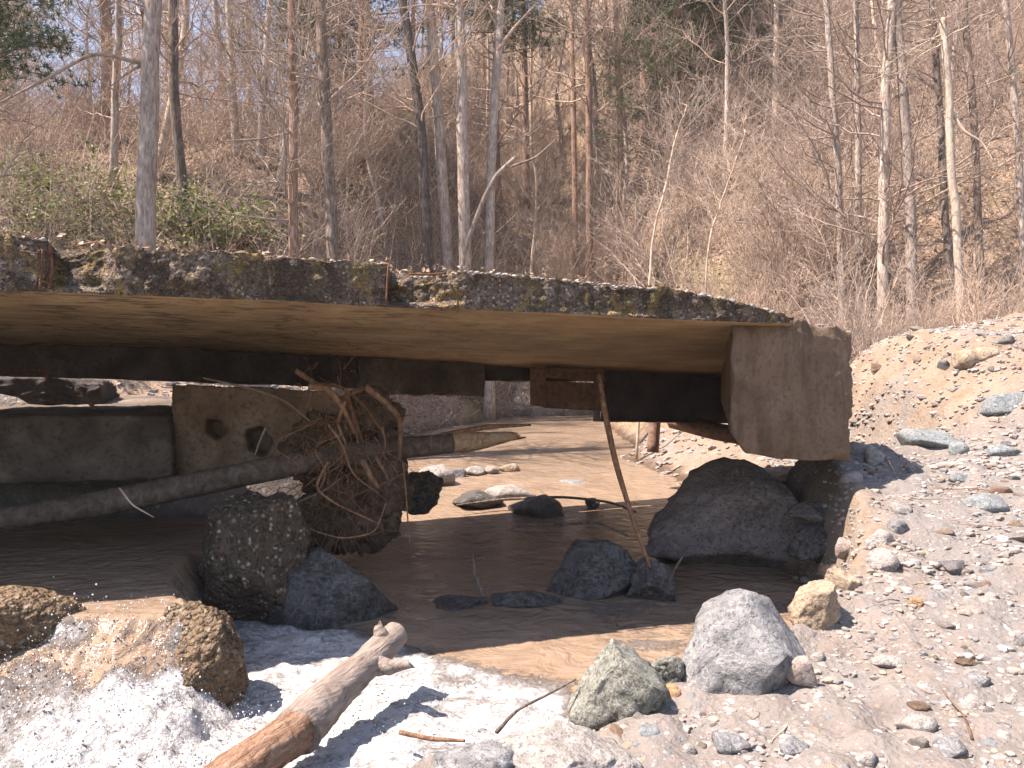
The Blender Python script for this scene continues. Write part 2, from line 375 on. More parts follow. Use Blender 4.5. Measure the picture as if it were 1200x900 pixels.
def m_ground():
    m = Mat('ground', .95, .2); p = m.world()
    g = m.attr('gravel')                                   # 0 forest floor, 1 gravel
    big = m.noise(p, .45, 5, .6, .5); n = m.noise(p, 3, 7, .65); fine = m.noise(p, 26, 5, .7); grit = m.noise(p, 140, 3, .7)
    # gravel bank: silty matrix with embedded pebbles of several sizes
    silt = m.ramp(n, [(.3, (.135, .113, .10)), (.5, (.18, .156, .141)), (.7, (.22, .193, .176))])
    silt = m.mix(m.ramp(big, [(.46, 0.0), (.56, .7)]), silt, (.172, .158, .152))
    silt = m.mix(m.ramp(grit, [(.3, .6), (.45, 0.0)]), silt, (.09, .072, .062))
    dd = None; b = None
    for sc, th in ((9, .26), (19, .3), (42, .33)):
        wv = m.n('ShaderNodeVectorMath', operation='ADD'); nn = m.n('ShaderNodeTexNoise'); m.L(p, nn.inputs['Vector']); nn.inputs['Scale'].default_value = sc*.7
        sclv = m.n('ShaderNodeVectorMath', operation='SCALE'); m.L(nn.outputs['Color'], sclv.inputs[0]); sclv.inputs['Scale'].default_value = .6/sc
        m.L(p, wv.inputs[0]); m.L(sclv.outputs[0], wv.inputs[1])
        d, c = m.vor(wv.outputs[0], sc); s = m.sep(c)
        keep = m.math('MULTIPLY', m.ramp(s[1], [(.52, 0.0), (.57, 1.0)]), m.ramp(d, [(th, 1.0), (th+.07, 0.0)]))
        pc = m.ramp(s[0], [(0, (.15, .135, .13)), (.2, (.21, .19, .178)), (.4, (.26, .235, .22)), (.55, (.15, .16, .165)), (.7, (.24, .18, .14)), (.82, (.19, .175, .17)), (.93, (.33, .30, .28))], 'CONSTANT')
        silt = m.mix(keep, silt, pc)
        h = m.math('MULTIPLY', keep, m.math('SUBTRACT', .5, d))
        b = m.bump(h, .30/sc, .8, b)
    sandm = m.attr('sand')
    sand = m.ramp(n, [(.3, (.17, .118, .08)), (.5, (.225, .165, .118)), (.7, (.28, .21, .158))])
    sand = m.mix(m.ramp(fine, [(.3, .5), (.42, 0.0)]), sand, (.11, .07, .045))
    gcol = m.mix(m.math('MULTIPLY', sandm, .9), silt, sand)
    # forest floor: leaf litter
    d, c = m.vor(p, 24); s = m.sep(c); 
    lit = m.ramp(s[0], [(0, (.15, .095, .065)), (.2, (.22, .15, .105)), (.45, (.28, .20, .15)), (.65, (.18, .115, .08)), (.85, (.34, .255, .195))], 'CONSTANT')
    lit = m.mix(m.ramp(n, [(.4, 0.0), (.65, .65)]), lit, (.23, .165, .11))
    lit = m.mix(m.ramp(big, [(.52, 0.0), (.66, .5)]), lit, (.15, .145, .06))
    col = m.mix(g, lit, gcol)
    wet = m.attr('wet')
    col = m.mix(wet, col, m.mix(1.0, col, (.42, .36, .31), 'MULTIPLY'))
    b = m.bump(n, .06, .7, b); b = m.bump(fine, .02, .8, b); b = m.bump(d, .02, .4, b)
    return m.out(col, b, m.ramp(wet, [(0, .95), (1, .5)]))
M_GROUND = m_ground()

def m_water():
    m = Mat('muddy stream water', .1, .32); p = m.world(); f = m.attr('foam')
    n1 = m.noise(p, 2.0, 4, .6, .6)
    mud = m.ramp(n1, [(.3, (.20, .142, .10)), (.6, (.255, .186, .135)), (.8, (.29, .218, .162))])
    d, c = m.vor(p, 34); nb = m.noise(p, 17, 7, .72, .8); ns = m.noise(m.map(p, (.75, 1.5, 1.2)), 6, 7, .7, 1.2)
    lace = m.math('ADD', m.math('MULTIPLY', nb, .65), m.math('MULTIPLY', ns, .55))
    d4, c4 = m.vor(m.map(p, (1, .8, .6)), 34); ca = m.attr('fall')
    fleck = m.math('MULTIPLY', m.ramp(d4, [(.14, 1.0), (.32, 0.0)]), m.ramp(m.sep(c4)[0], [(.45, 0.0), (.5, 1.0)]))
    lace = m.math('ADD', lace, m.math('MULTIPLY', m.math('MULTIPLY', fleck, ca), .42))
    thr = m.math('ADD', m.math('MULTIPLY', m.math('SUBTRACT', f, .62), .62), lace)
    k = m.ramp(thr, [(.48, 0.0), (.60, .35), (.82, 1.0)])
    col = m.ramp(k, [(0, (.20, .145, .105)), (.3, (.16, .13, .112)), (.62, (.25, .23, .222)), (1, (.50, .485, .48))]); col = m.mix(m.ramp(k, [(0, 0.0), (.2, 1.0)]), mud, col)
    m.L(m.ramp(k, [(0, .11), (.4, .35), (1, .5)]), m.b.inputs['Roughness'])
    r1 = m.noise(m.map(p, (.9, 1.15, 1)), 3.2, 5, .55, 1.2); r2 = m.noise(m.map(p, (.8, 1.4, 1)), 15, 3, .5)
    b = m.bump(r1, .10, .7); b = m.bump(r2, .008, .6, b)
    fb = m.math('MULTIPLY', k, m.math('SUBTRACT', nb, m.math('MULTIPLY', d, .35)))
    b = m.bump(fb, .05, .7, b); b = m.bump(m.math('MULTIPLY', k, m.noise(p, 45, 4, .7)), .008, .7, b)
    return m.out(col, b)
M_WATER = m_water()
M_SPRAY = Mat('white spray', .35, .5).out((.5, .49, .485))

# ------------------------------------------------------------------ the lie of the land (heights relative to the eye)
def tab(y, pts): return np.interp(y, [a for a, _ in pts], [b for _, b in pts])
XR = [(2, -2.4), (3, -2.1), (3.8, -1.35), (4.1, -.85), (4.3, .1), (4.8, .6), (5.2, 1.45), (5.6, 2.05), (6.2, 2.55), (7, 2.85), (8, 2.95), (9, 2.8), (10, 2.2), (12, 1.75), (14, 1.95), (18, 2.3), (24, 3.0), (30, 3.2)]
XL = [(2, -6.6), (8.5, -6.8), (10, -4.2), (11.5, -2.4), (13, -1.9), (18, -2.4), (24, -1.7), (30, -1.5)]
def water_z(x, y):
    z = tab(y, [(0, -2.3), (2, -2.15), (4, -1.96), (4.8, -1.91), (5.5, -1.88), (7, -1.83), (9, -1.74), (11, -1.52), (13, -1.25), (16, -.93), (23, -.2), (26, .0), (40, .6)])
    xb = tab(y, [(4, -1.75), (5, -1.95), (6.2, -2.6), (7, -2.75), (8.2, -2.2), (9.5, -2.0), (11, -1.8)])
    ml = 1-sst(xb-.22, xb+.22, x)
    front = tab(x, [(-4.6, 4.75), (-3.3, 4.85), (-2.75, 4.8), (-2.4, 4.78), (-1.5, 5.0)])
    ml = ml*(.55*sst(front-.95, front-.2, y)+.45*sst(front-.3, front+.12, y))*(1-sst(9, 11.5, y))
    return np.maximum(z, lerp(z, -1.30, ml)) if True else z
def right_z(x, y):
    b = tab(y, [(0, -1.62), (2, -1.62), (3.4, -1.60), (5, -1.36), (7, -.80), (9, -.42), (11, -.12), (14, .15), (18, .9), (25, 2.2)])
    z = b + .075*(x-4)*np.where(y < 9, 1, .3)
    z = z + sst(5.0, 6.2, x)*1.12*sst(7.5, 10.3, y)*(1-sst(12.2, 15.5, y))
    z = z + .12*np.clip(x-6, 0, 3)*sst(7, 10, y)*(1-sst(13, 16, y))
    low = sst(9.0, 10.0, y)*(1-sst(13.2, 16, y))*(1-sst(4.7, 5.5, x))
    return lerp(z, tab(y, [(9, -1.15), (12, -1.02), (13.5, -.82), (16, -.3)]), low)
Y0 = [(-60, 9), (-30, 10), (-8, 13.2), (-5, 15), (-2.5, 19), (0, 22.5), (2.5, 23), (5, 20), (8, 17.5), (14, 15), (40, 11), (80, 6)]
def hill_z(x, y):
    s = np.maximum(0, y - tab(x, Y0))
    cap = lerp(19.5, 85, sst(-13, -2, x - .0*y))
    cap = cap + 2.2*perlin(np.stack([x*.13, y*.0, x*0], -1).reshape(-1, 3)).reshape(np.shape(x))
    s = np.where(s > cap, cap + (s-cap)*.03, s)
    k = sst(-10, -1, x); g = .63*s*k + (1-k)*(.62*np.minimum(s, 7)+.37*np.maximum(0, s-7))
    return g + 1.1*sst(0, 4, s)
def H(x, y, detail=True):
    x = np.asarray(x, float); y = np.asarray(y, float); sh = x.shape
    zw = water_z(x, y); xr = tab(y, XR); xl = tab(y, XL)
    wid = tab(y, [(3, .55), (5, .5), (5.8, .38), (6.5, .3), (8, .5), (10, 1.4), (11, 2.4), (14, 2.8), (18, 2.4), (30, 3)])
    bed = zw - .32
    dr = x-xr
    k = sst(-.15*wid-.05, wid, dr)
    z = lerp(bed, right_z(x, y), k)
    zl = tab(y, [(0, -.6), (4, .3), (8, .7), (9.5, .2), (10.5, -.5), (12, -.1), (13.5, .25), (15, .6), (25, 1.5), (40, 2)])  # left embankment, out of view, raised to block light from under the deck
    wl = tab(y, [(8, 1.2), (10, 1.2), (13, 1.4), (18, 3.0), (30, 3)])
    z = np.where(dr < -.3, lerp(zl, z, sst(-wl, .2, x-xl)), z)
    z = np.maximum(z, z + hill_z(x, y))
    p = np.stack([x, y, x*0], -1).reshape(-1, 3)
    far = sst(12, 22, y); wetf = sst(-.6, .3, np.minimum(dr, 5))
    z = z + fbm(p, .55, 4).reshape(sh)*lerp(.12, .7, far)
    if detail:
        z = z + (fbm(p, 3.2, 4, .55)*.085).reshape(sh)*lerp(.6, 1, wetf)*lerp(1, .5, far)
    return z
def Hs(x, y): return float(H(np.array([x]), np.array([y]))[0])
def gz(x, y): return Hs(x, y)+ZC
def hit(px, py, d0=2.5, d1=80):
    """where the sight line of a pixel meets the ground"""
    d = np.linspace(d0, d1, 3000); x = (px-600)/900*d; z = (480-py)/900*d; h = H(x, d)
    i = np.argmax(z < h)
    return np.array([x[i], d[i], h[i]+ZC])

def axis_pts(segs):
    out = [segs[0][0]]
    for a, b, st in segs: 
        n = max(1, int(round((b-a)/st))); out += list(np.linspace(a, b, n+1)[1:])
    return np.array(out)
gx = axis_pts([(-140, -40, 5), (-40, -14, 1.0), (-14, -5, .28), (-5, -1.2, .09), (-1.2, 6, .045), (6, 9, .09), (9, 16, .3), (16, 45, 1.0), (45, 150, 5)])
gy = axis_pts([(-60, -4, 4), (-4, 2.4, .4), (2.4, 8, .045), (8, 14, .075), (14, 26, .22), (26, 60, .6), (60, 160, 4)])
X, Y = np.meshgrid(gx, gy)
Z = H(X, Y)
nx, ny = len(gx), len(gy)
p3 = np.stack([X.ravel(), Y.ravel(), Z.ravel()], 1)
# embedded stones lift the near gravel a little
near = ((X > -1.6) & (X < 9.5) & (Y > 2.2) & (Y < 14)).ravel()
dr = (X - tab(Y, XR)).ravel()
idx = np.where(near & (dr > -.3))[0]
for cell, amp, sd in ((.34, .055, 3), (.16, .03, 11)):
    d_, h_ = worley(p3[idx]*np.array([1, 1, 0])+np.array([0, 0, .1]), cell, sd)
    p3[idx, 2] += amp*np.clip(.62-d_, 0, 1)*(h_ > .45)*1.6
far_a = 1-sst(14.5, 17.5, Y.ravel() + .35*fbm(p3*np.array([1, 1, 0]), .5, 3)*4 - np.clip(2.2-np.abs(X.ravel()-1), 0, 2.2)*6)
left_a = 1-(1-sst(-3.2, -1.5, X.ravel()))*sst(11.5, 13, Y.ravel())*.8
ga = np.clip(far_a*left_a, 0, 1)
sand_n = fbm(p3*np.array([1, 1, 0]), .6, 4)
sand = np.clip(sst(4.9, 5.8, X.ravel())*sst(8.2, 9.6, Y.ravel())*1.0 + sst(10.8, 12, Y.ravel())*.85*(X.ravel() > 0)
               + np.exp(-((dr-.25)/.3)**2)*.8*sst(5, 6, Y.ravel()) + .25*(sand_n > .12), 0, 1)
sand *= 1-.6*sst(.05, .25, fbm(p3*np.array([1, 1, 0])+9, 1.2, 3))
hw = p3[:, 2] - water_z(X.ravel(), Y.ravel())
wet = (1-sst(.02, .16, hw + .05*fbm(p3, 3, 3)))*((X.ravel() < 5) & (Y.ravel() < 27))
i, j = np.meshgrid(np.arange(nx-1), np.arange(ny-1)); a = (j*nx+i).ravel()
q = np.stack([a, a+1, a+nx+1, a+nx], 1)
p3[:, 2] += ZC
gmb = MB().add(p3, q)
ground = obj('ground', gmb, M_GROUND, kind='structure')
for nm, arr in (('gravel', ga), ('sand', sand), ('wet', wet)):
    at = ground.data.attributes.new(nm, 'FLOAT', 'POINT'); at.data.foreach_set('value', arr.astype(np.float32))
tag(ground, 'gravel stream bank and leaf littered forest slope')

# water: one stepped sheet with the cascade and the rapids
wx = axis_pts([(-8.5, -4.2, .12), (-4.2, .6, .022), (.6, 3.8, .06)])
wy = axis_pts([(1.6, 3.2, .1), (3.2, 6.4, .022), (6.4, 12, .06), (12, 30, .2)])
X, Y = np.meshgrid(wx, wy); Z = water_z(X, Y); pw = np.stack([X.ravel(), Y.ravel(), Z.ravel()], 1)
xx, yy = pw[:, 0], pw[:, 1]
e = .05; slope = np.hypot((water_z(xx+e, yy)-water_z(xx-e, yy))/(2*e), (water_z(xx, yy+e)-water_z(xx, yy-e))/(2*e))
lower = (1-sst(-1.68, -1.5, pw[:, 2]))
flow = fbm(pw*np.array([1.0, 1.6, 0]), 1.6, 4)
rap = lower*(1-sst(5.15, 5.75, yy+.35*flow+.75*np.clip(xx, -1.9, 0)))*(1-sst(.2, .65, xx-.05+.4*flow))
casc = sst(.18, .75, slope)*(1-sst(5.6, 7.4, yy))
foot = np.exp(-((yy-tab(xx, [(-4.6, 3.7), (-3.3, 4.0), (-2.4, 4.3), (-1.5, 4.55), (-.8, 4.6)]))/.45)**2)*(1-sst(-1.1, -.6, xx))
side = sst(.18, .6, slope)*sst(5, 6, yy)*(1-sst(7.2, 8, yy))*.35
strk = fbm(pw*np.array([2.6, .7, .7]), 1.6, 4); patch = fbm(pw, 1.5, 3, .5, 5.5)
foam = np.clip(rap*(1.02+.5*flow+.35*fbm(pw*np.array([.8, 2, 0]), 2.5, 4, .6, 8.8)) + casc*(.48+.85*patch+.75*strk) + foot*.34*(1+1.2*patch) + side, 0, 1)
lf = (1-sst(-2.75, -2.3, xx+.25*flow))*(1-lower*sst(-4.2, -3.9, yy*-1)); foam *= 1-.38*lf*(1-sst(.5, .9, patch+.6))
foam = np.maximum(foam, .85*np.exp(-(((xx+2.72)/.16)**2+((yy-4.78)/.13)**2)))
foam = np.maximum(foam, .95*np.exp(-(((xx+.55)/.42)**2+((yy-4.35)/.22)**2)))
foam = np.maximum(foam, .55*np.exp(-(((xx+1.2)/.5)**2+((yy-5.5)/.3)**2)))
tur = np.clip(rap+casc+foot, 0, 1)
dw, hh = worley(pw*np.array([1, 1, .6]), .052, 5); dw2, hh2 = worley(pw*np.array([1, 1, .6]), .11, 8)
foam = np.maximum(foam, np.clip(.44+.5*fbm(pw*np.array([.6, 2.2, 0]), 1.5, 4, .6, 2.2), 0, .62)*sst(.2, .9, xx)*sst(5.2, 5.8, yy)*(1-sst(7.2, 8.2, yy)))
cm = np.clip(casc+.6*foot, 0, 1)
pw[:, 2] += .10*np.exp(-(((xx+.62)/.35)**2+((yy-4.25)/.3)**2)) + .05*np.exp(-(((xx+1.25)/.3)**2+((yy-5.6)/.25)**2))
pw[:, 2] += tur*((.045+.06*cm)*fbm(pw, 2.4, 5, .62, 3.1, True) + .10*cm*fbm(pw*np.array([2.2, .8, .8]), 2.6, 5, .65) + .05*(1-cm)*fbm(pw*np.array([.7, 1.9, 1]), 2.8, 5, .65) + .012*cm*(.5-dw)*(hh > .55) + .03*(.5-dw2)*(hh2 > .6)*cm + .07*(1-cm)*fbm(pw*np.array([.9, 1.4, 1]), 1.3, 3, .5, 4.2, True)) + (1-tur)*.012*fbm(pw, 2.2, 3)
pw[:, 2] += .006*np.sin((yy+.25*xx)*4+6*flow)*(1-tur)*(yy < 8)
hg = H(xx, yy, False); keepv = pw[:, 2] > hg-.12
nx, ny = len(wx), len(wy)
i, j = np.meshgrid(np.arange(nx-1), np.arange(ny-1)); a = (j*nx+i).ravel(); q = np.stack([a, a+1, a+nx+1, a+nx], 1)
q = q[keepv[q].any(1)]
pw[:, 2] += ZC
water = obj('water', MB().add(pw, q, 0, foam), M_WATER, att='foam', kind='structure')
_at = water.data.attributes.new('fall', 'FLOAT', 'POINT'); _fv = np.clip(casc+foot, 0, 1); _at.data.foreach_set('value', _fv.astype(np.float32)) if len(_at.data) == len(_fv) else None
tag(water, 'muddy brown stream breaking into white rapids')

# ------------------------------------------------------------------ rock shapes
def ico(sub):
    bm = bmesh.new(); bmesh.ops.create_icosphere(bm, subdivisions=sub, radius=1)
    V = np.array([v.co[:] for v in bm.verts]); F = np.array([[v.index for v in f.verts] for f in bm.faces]); bm.free()
    return V, F
ICO = {k: ico(k) for k in (1, 2, 3, 4, 5)}
def rock_verts(seed, dims, sub=4, cuts=12, rough=.09, lump=.22, soft=.94, fine=.022, boxy=None):
    rs = np.random.RandomState(seed); V, F = ICO[sub]; V = V.copy()
    if boxy: V = np.sign(V)*np.abs(V)**boxy
    V *= (1+lump*fbm(V, 1.1, 3, .5, seed*3.7))[:, None]
    for _ in range(cuts):
        n = rs.normal(size=3); n /= np.linalg.norm(n); o = rs.uniform(.55, .86)
        dd = V@n-o; V -= np.outer(np.clip(dd, 0, None)*soft, n)
    V *= (1+rough*fbm(V, 2.6, 5, .55, seed*1.3))[:, None]
    if sub >= 4:
        for _ in range(3):
            V *= (1-.045*np.clip(.25-np.abs(fbm(V+rs.normal(size=3), 1.3, 3)), 0, 1)/.25)[:, None]
        V *= (1+.05*fbm(V*np.array([1, 1, 2.2]), 3.5, 4, .6, seed*.7, True))[:, None]
    if fine: V += (fine*fbm(V, 9, 3, .6, seed*2.1))[:, None]*V
    V -= (V.max(0)+V.min(0))/2; V /= (V.max(0)-V.min(0))/2
    return V*np.array(dims)/2, F
def rock(name, label, cat, px, py, d, wpx, hpx, mat, seed, depth=.9, sub=4, rot=0, tilt=0, group=None, sink=.0, world=None, prof=None, **kw):
    if sub == 4 and d < 11: sub = 5
    """stone whose outline is wpx x hpx photograph pixels centred on px, py at distance d"""
    c = P(px, py, d) if world is None else np.array(world); s = d/900
    V, F = rock_verts(seed, (wpx*s, wpx*s*depth, hpx*s), sub, **kw)
    if prof is not None: V[:, 2] = (V[:, 2]+hpx*s/2)*np.interp(V[:, 0]/(wpx*s), *prof)-hpx*s/2
    if tilt:
        ct, st = math.cos(tilt), math.sin(tilt); V = V@np.array([[ct, 0, -st], [0, 1, 0], [st, 0, ct]])
    c = c + np.array([0, 0, -sink]); base = c - np.array([0, 0, hpx*s/2])
    return obj(name, MB().add(V+c, F), mat, loc=base, label=label, cat=cat, group=group)

# ------------------------------------------------------------------ the broken bridge
A0 = np.array([-3.39, 5.08]); AXV = np.array([math.sin(R(71.8)), math.cos(R(71.8))])
NRM = np.array([AXV[1], -AXV[0]])                       # outward normal of the near face
B0 = np.array([-4.78, 9.36]); BXV = np.array([8.04, 2.64])/5.76
def front(u): return A0+np.multiply.outer(u, AXV)
def rear(u): return B0+np.multiply.outer(u, BXV)
def boxgrid(nu, nv, nw):
    """unit box as a welded grid: u across, v back, w up; faces tagged front0 rear1 top2 bottom3 left4 right5"""
    idx = {}; V = []; F = []; T = []
    def vid(a, b, c):
        k = (a, b, c)
        if k not in idx: idx[k] = len(V); V.append((a/nu, b/nv, c/nw))
        return idx[k]
    for a in range(nu):
        for c in range(nw):
            F.append((vid(a, 0, c), vid(a+1, 0, c), vid(a+1, 0, c+1), vid(a, 0, c+1))); T.append(0)
            F.append((vid(a+1, nv, c), vid(a, nv, c), vid(a, nv, c+1), vid(a+1, nv, c+1))); T.append(1)
        for b in range(nv):
            F.append((vid(a, b, nw), vid(a+1, b, nw), vid(a+1, b+1, nw), vid(a, b+1, nw))); T.append(2)
            F.append((vid(a, b+1, 0), vid(a+1, b+1, 0), vid(a+1, b, 0), vid(a, b, 0))); T.append(3)
    for b in range(nv):
        for c in range(nw):
            F.append((vid(0, b+1, c), vid(0, b, c), vid(0, b, c+1), vid(0, b+1, c+1))); T.append(4)
            F.append((vid(nu, b, c), vid(nu, b+1, c), vid(nu, b+1, c+1), vid(nu, b, c+1))); T.append(5)
    return np.array(V), np.array(F), np.array(T)

bridge = empty('concrete_bridge', (0.5, 6.5, ZC+.75), 'broken concrete slab bridge standing over the muddy stream', 'bridge')
U0, U1 = -9.0, 6.28
V, F, T = boxgrid(680, 46, 20)
u = U0+(U1-U0)*V[:, 0]; v = V[:, 1]**1.35; wv = V[:, 2]
f = front(u); r = rear(u)
xy = f*(1-v)[:, None]+r*v[:, None]
zb = lerp(.79, lerp(.78, .53, np.clip(u/5.76, 0, 1)), v)
ztop = tab(u, [(-5, 1.17), (0, 1.15), (2.6, 1.115), (5.0, 1.04), (5.45, 1.0), (5.85, .93), (6.1, .885), (6.3, .84)])
zt = ztop + v*.02
# the deck's upper edge is worn down unevenly
edge = fbm(np.stack([u, v*3, u*0], 1), 1.7, 5, .6)*.055
z = lerp(zb, zt+edge*(wv > .5)*wv, wv)
# broken-out pockets in the near face: deep at their left flank, running out to the right
def pocket(u0, u1, dep): 
    t = np.clip((u-u0)/(u1-u0), 0, 1); return dep*np.where((u > u0) & (u < u1), (1-t)**.8, 0)*sst(-.001, .05, u-u0)
uu = lambda px: (lambda rr: (rr*5.08+3.39)/(.950-.3123*rr))((px-600)/900)
pk = pocket(uu(49), uu(140), .22) + pocket(uu(452), uu(545), .26) + pocket(uu(690), uu(780), .07)
fade = np.clip(1-v*14, 0, 1)
pkz = sst(.06, .22, wv)
push = -pk*fade*pkz
q3 = np.stack([u*1.0, v*4, z], 1)
facew = fade*sst(.0, .12, wv)
lum = fbm(q3, 5, 4, .6, 0, True)*.05 + fbm(q3, 1.3, 3)*.06
dwo, hwo = worley(np.stack([u, v*4, z], 1), .085, 2); lum = lum + .035*(.5-dwo)*(hwo > .45)
push = push + lum*facew + .028*sst(0, .1, wv)*fade*0
topw = (wv > .98)*1.0
z = z + topw*(.05*fbm(q3, 6, 4, .6) + .03*(.5-dwo))*(v < .9)
z = z - pk*fade*sst(.5, 1, wv)*.45
xy = xy + NRM*push[:, None]
zs = (wv < .02)*(fbm(q3*np.array([.6, 1, 1]), 1.5, 4)*.022 + .012*np.clip(fbm(np.stack([u*.3, v*26, v*0], 1), 1, 3), -1, .1)) - (wv < .02)*.03*sst(.985, 1, v)
z = z + zs
endw = sst(5.7, 6.28, u); z = z + endw*fbm(q3, 7, 3)*.05*(wv > .3)
mb = MB(); pts = np.stack([xy[:, 0], xy[:, 1], z+ZC], 1)
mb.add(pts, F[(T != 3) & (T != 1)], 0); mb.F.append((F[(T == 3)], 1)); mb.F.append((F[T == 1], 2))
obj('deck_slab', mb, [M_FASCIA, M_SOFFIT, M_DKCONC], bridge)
# end wall: the leg at the stream's far side, undercut at its foot
V, F, T = boxgrid(70, 60, 60)
uw = 5.76+(7.10-5.76)*V[:, 0]; v = V[:, 1]; wv = V[:, 2]
fr = front(uw) - NRM*.16; re = rear(5.76+(uw-5.76)*.8)
xy = fr*(1-v)[:, None]+re*v[:, None]
zb = tab(uw, [(5.76, -.22), (5.9, -.40), (6.3, -.47), (7.2, -.51)]) + v*.36 + .03*fbm(np.stack([uw*3, v*8, v*0], 1), 1, 4)
zt = tab(uw, [(5.76, .775), (6.28, .79), (6.4, .83), (6.7, .80), (7.2, .72)]) - v*.24
z = lerp(zb, zt, wv)
q3 = np.stack([uw, v*5, z], 1); nn_ = fbm(q3, 4, 5, .6)*.03 + fbm(q3, 1.2, 3)*.05
edg = np.minimum(np.minimum(V[:, 0], 1-V[:, 0]), np.minimum(V[:, 2], 1-V[:, 2])); nn_ = nn_ - .11*np.clip(1-edg/.07, 0, 1)*np.clip(fbm(q3, 3.5, 4, .6)+.25, 0, 1)
xy = xy + NRM*(nn_*(1-v))[:, None]
rag = (V[:, 0] > .985)*1.0; xy = xy + AXV*(rag*(fbm(q3, 4, 4, .6)*.07))[:, None]
z = z + (V[:, 2] > .98)*(.07*fbm(q3, 5, 4, .6)+.02)
obj('end_wall', MB().add(np.stack([xy[:, 0], xy[:, 1], z+ZC], 1), F), M_WALL, bridge)
# crumbled concrete on the end's shoulder
mb = MB(); rs = np.random.RandomState(5)
for k in range(120):
    uq = rs.uniform(5.2, 7.0); vq = rs.uniform(0, .14)+(.07 if uq > 6.28 else 0) if False else (rs.uniform(0, .12) if uq < 6.25 else rs.uniform(.07, .16)); s = rs.uniform(.015, .06)
    Vv, Ff = rock_verts(900+k % 12, (s*1.3, s, s), 2, 5)
    c = front(uq)*(1-vq)+rear(uq)*vq; zz = np.interp(uq, [5.2, 5.45, 5.85, 6.1, 6.3, 6.4, 6.7, 7.2], [1.0, .99, .925, .88, .835, .83, .80, .72])+(.0 if uq < 6.28 else .0)
    mb.add(Vv+np.array([c[0], c[1], zz+.012+ZC]), Ff)
o = obj('loose_crumbs', mb, M_PALE, bridge); o['kind'] = 'stuff'
# pebbles held in the worn top edge
mb = MB()
for k in range(900):
    uq = rs.uniform(-1, 5.4) if k < 450 else rs.normal(3.6, .7); vq = abs(rs.normal(.01, .03)); s = .008+.035*rs.uniform()**2.5
    if uq > 5.4 or (k < 450 and math.sin(uq*7)+math.sin(uq*3.1+1) < 0): continue
    Vv, Ff = rock_verts(900+k % 12, (s*1.4, s, s*.8), 2, 5)
    c = front(uq)*(1-vq)+rear(uq)*vq; zz = np.interp(uq, [-5, 0, 2.6, 5.0, 5.45], [1.17, 1.15, 1.115, 1.04, .99])
    pkq = max([(dep*(1-(uq-a)/(b-a))) if a < uq < b else 0 for a, b, dep in ((uu(49), uu(140), .3), (uu(452), uu(545), .3))])
    c = c - NRM*pkq
    mb.add(Vv+np.array([c[0], c[1], zz-.002+ZC-pkq*.3]), Ff)
o = obj('edge_rubble', mb, M_GRAVEL, bridge); o['kind'] = 'stuff'
# rear downstand beam, hanging below the deck's far edge
def t_rear(px): rr = (px-600)/900; return (9.36*rr+4.78)/(1.396-.458*rr)
def rear_piece(name, px0, px1, y0, y1, mat, parent, thick=.3, back=.0, dz=0, n=(40, 6, 10), rough=.02, label=None):
    V, F, T = boxgrid(*n); t0, t1 = t_rear(px0), t_rear(px1)
    t = lerp(t0, t1, V[:, 0]); b = rear(t); dd = b[:, 1]
    pyt = lerp(y0[0], y0[1], V[:, 0]); pyb = lerp(y1[0], y1[1], V[:, 0])
    zt = (480-pyt)/900*dd; zb = (480-pyb)/900*dd
    z = lerp(zb, zt, V[:, 2]); off = V[:, 1]*thick+back
    xy = b - NRM*off[:, None]
    pp = np.stack([xy[:, 0], xy[:, 1], z+ZC], 1)
    pp += (rough*fbm(pp, 4, 4))[:, None]*np.array([1, 1, 1.3])
    return obj(name, MB().add(pp, F), mat, parent, label=label)
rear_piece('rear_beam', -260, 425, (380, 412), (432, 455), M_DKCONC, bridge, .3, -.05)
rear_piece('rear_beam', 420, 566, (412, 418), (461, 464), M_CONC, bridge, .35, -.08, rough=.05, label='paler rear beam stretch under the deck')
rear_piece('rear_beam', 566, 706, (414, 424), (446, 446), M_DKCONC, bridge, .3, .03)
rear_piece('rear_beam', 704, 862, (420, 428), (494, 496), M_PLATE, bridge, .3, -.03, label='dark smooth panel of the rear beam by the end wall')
# rusty reinforcing bars sticking out of the pockets
def bar(name, pts, rad, mat, parent=None, k=6, n=8, **kw):
    pts = np.array(pts, float); t = np.linspace(0, 1, len(pts)); tt = np.linspace(0, 1, n)
    Q = np.stack([np.interp(tt, t, pts[:, i]) for i in range(3)], 1)
    return obj(name, MB().tubes(Q, np.full(n, rad) if np.isscalar(rad) else np.interp(tt, np.linspace(0, 1, len(rad)), rad), k, True), mat, parent, **kw)
def FP(px, py, out=.03):
    """a point just in front of the near face"""
    b = front(uu(px))+NRM*out; return np.array([b[0], b[1], ZC+(480-py)/900*b[1]])
bar('rebar', [FP(26, 294), FP(44, 297), FP(50, 292)], .006, M_RUST, bridge)
bar('rebar', [FP(51, 292), FP(50, 315), FP(48, 340)], .008, M_RUST, bridge)
bar('rebar', [FP(57, 287, -.02), FP(60, 310, -.03), FP(58, 338, -.0)], .012, M_RUST, bridge)
bar('rebar', [FP(47, 328), FP(56, 331), FP(70, 337)], .006, M_RUST, bridge)
bar('rebar', [FP(455, 308), FP(453, 330), FP(452, 356)], .009, M_RUST, bridge)
bar('rebar', [FP(478, 321), FP(500, 322), FP(522, 320)], .009, M_RUST, bridge)
bar('rebar', [FP(496, 361), FP(522, 363)], .008, M_RUST, bridge)
bar('rebar', [FP(536, 345), FP(535, 366)], .008, M_RUST, bridge)
bar('root_strand', [FP(90, 289, .04), FP(105, 285, .06), FP(118, 284, .08), FP(130, 290, .08), FP(137, 302, .07), FP(138, 320, .05)], .006, M_ROOT, bridge, n=16)
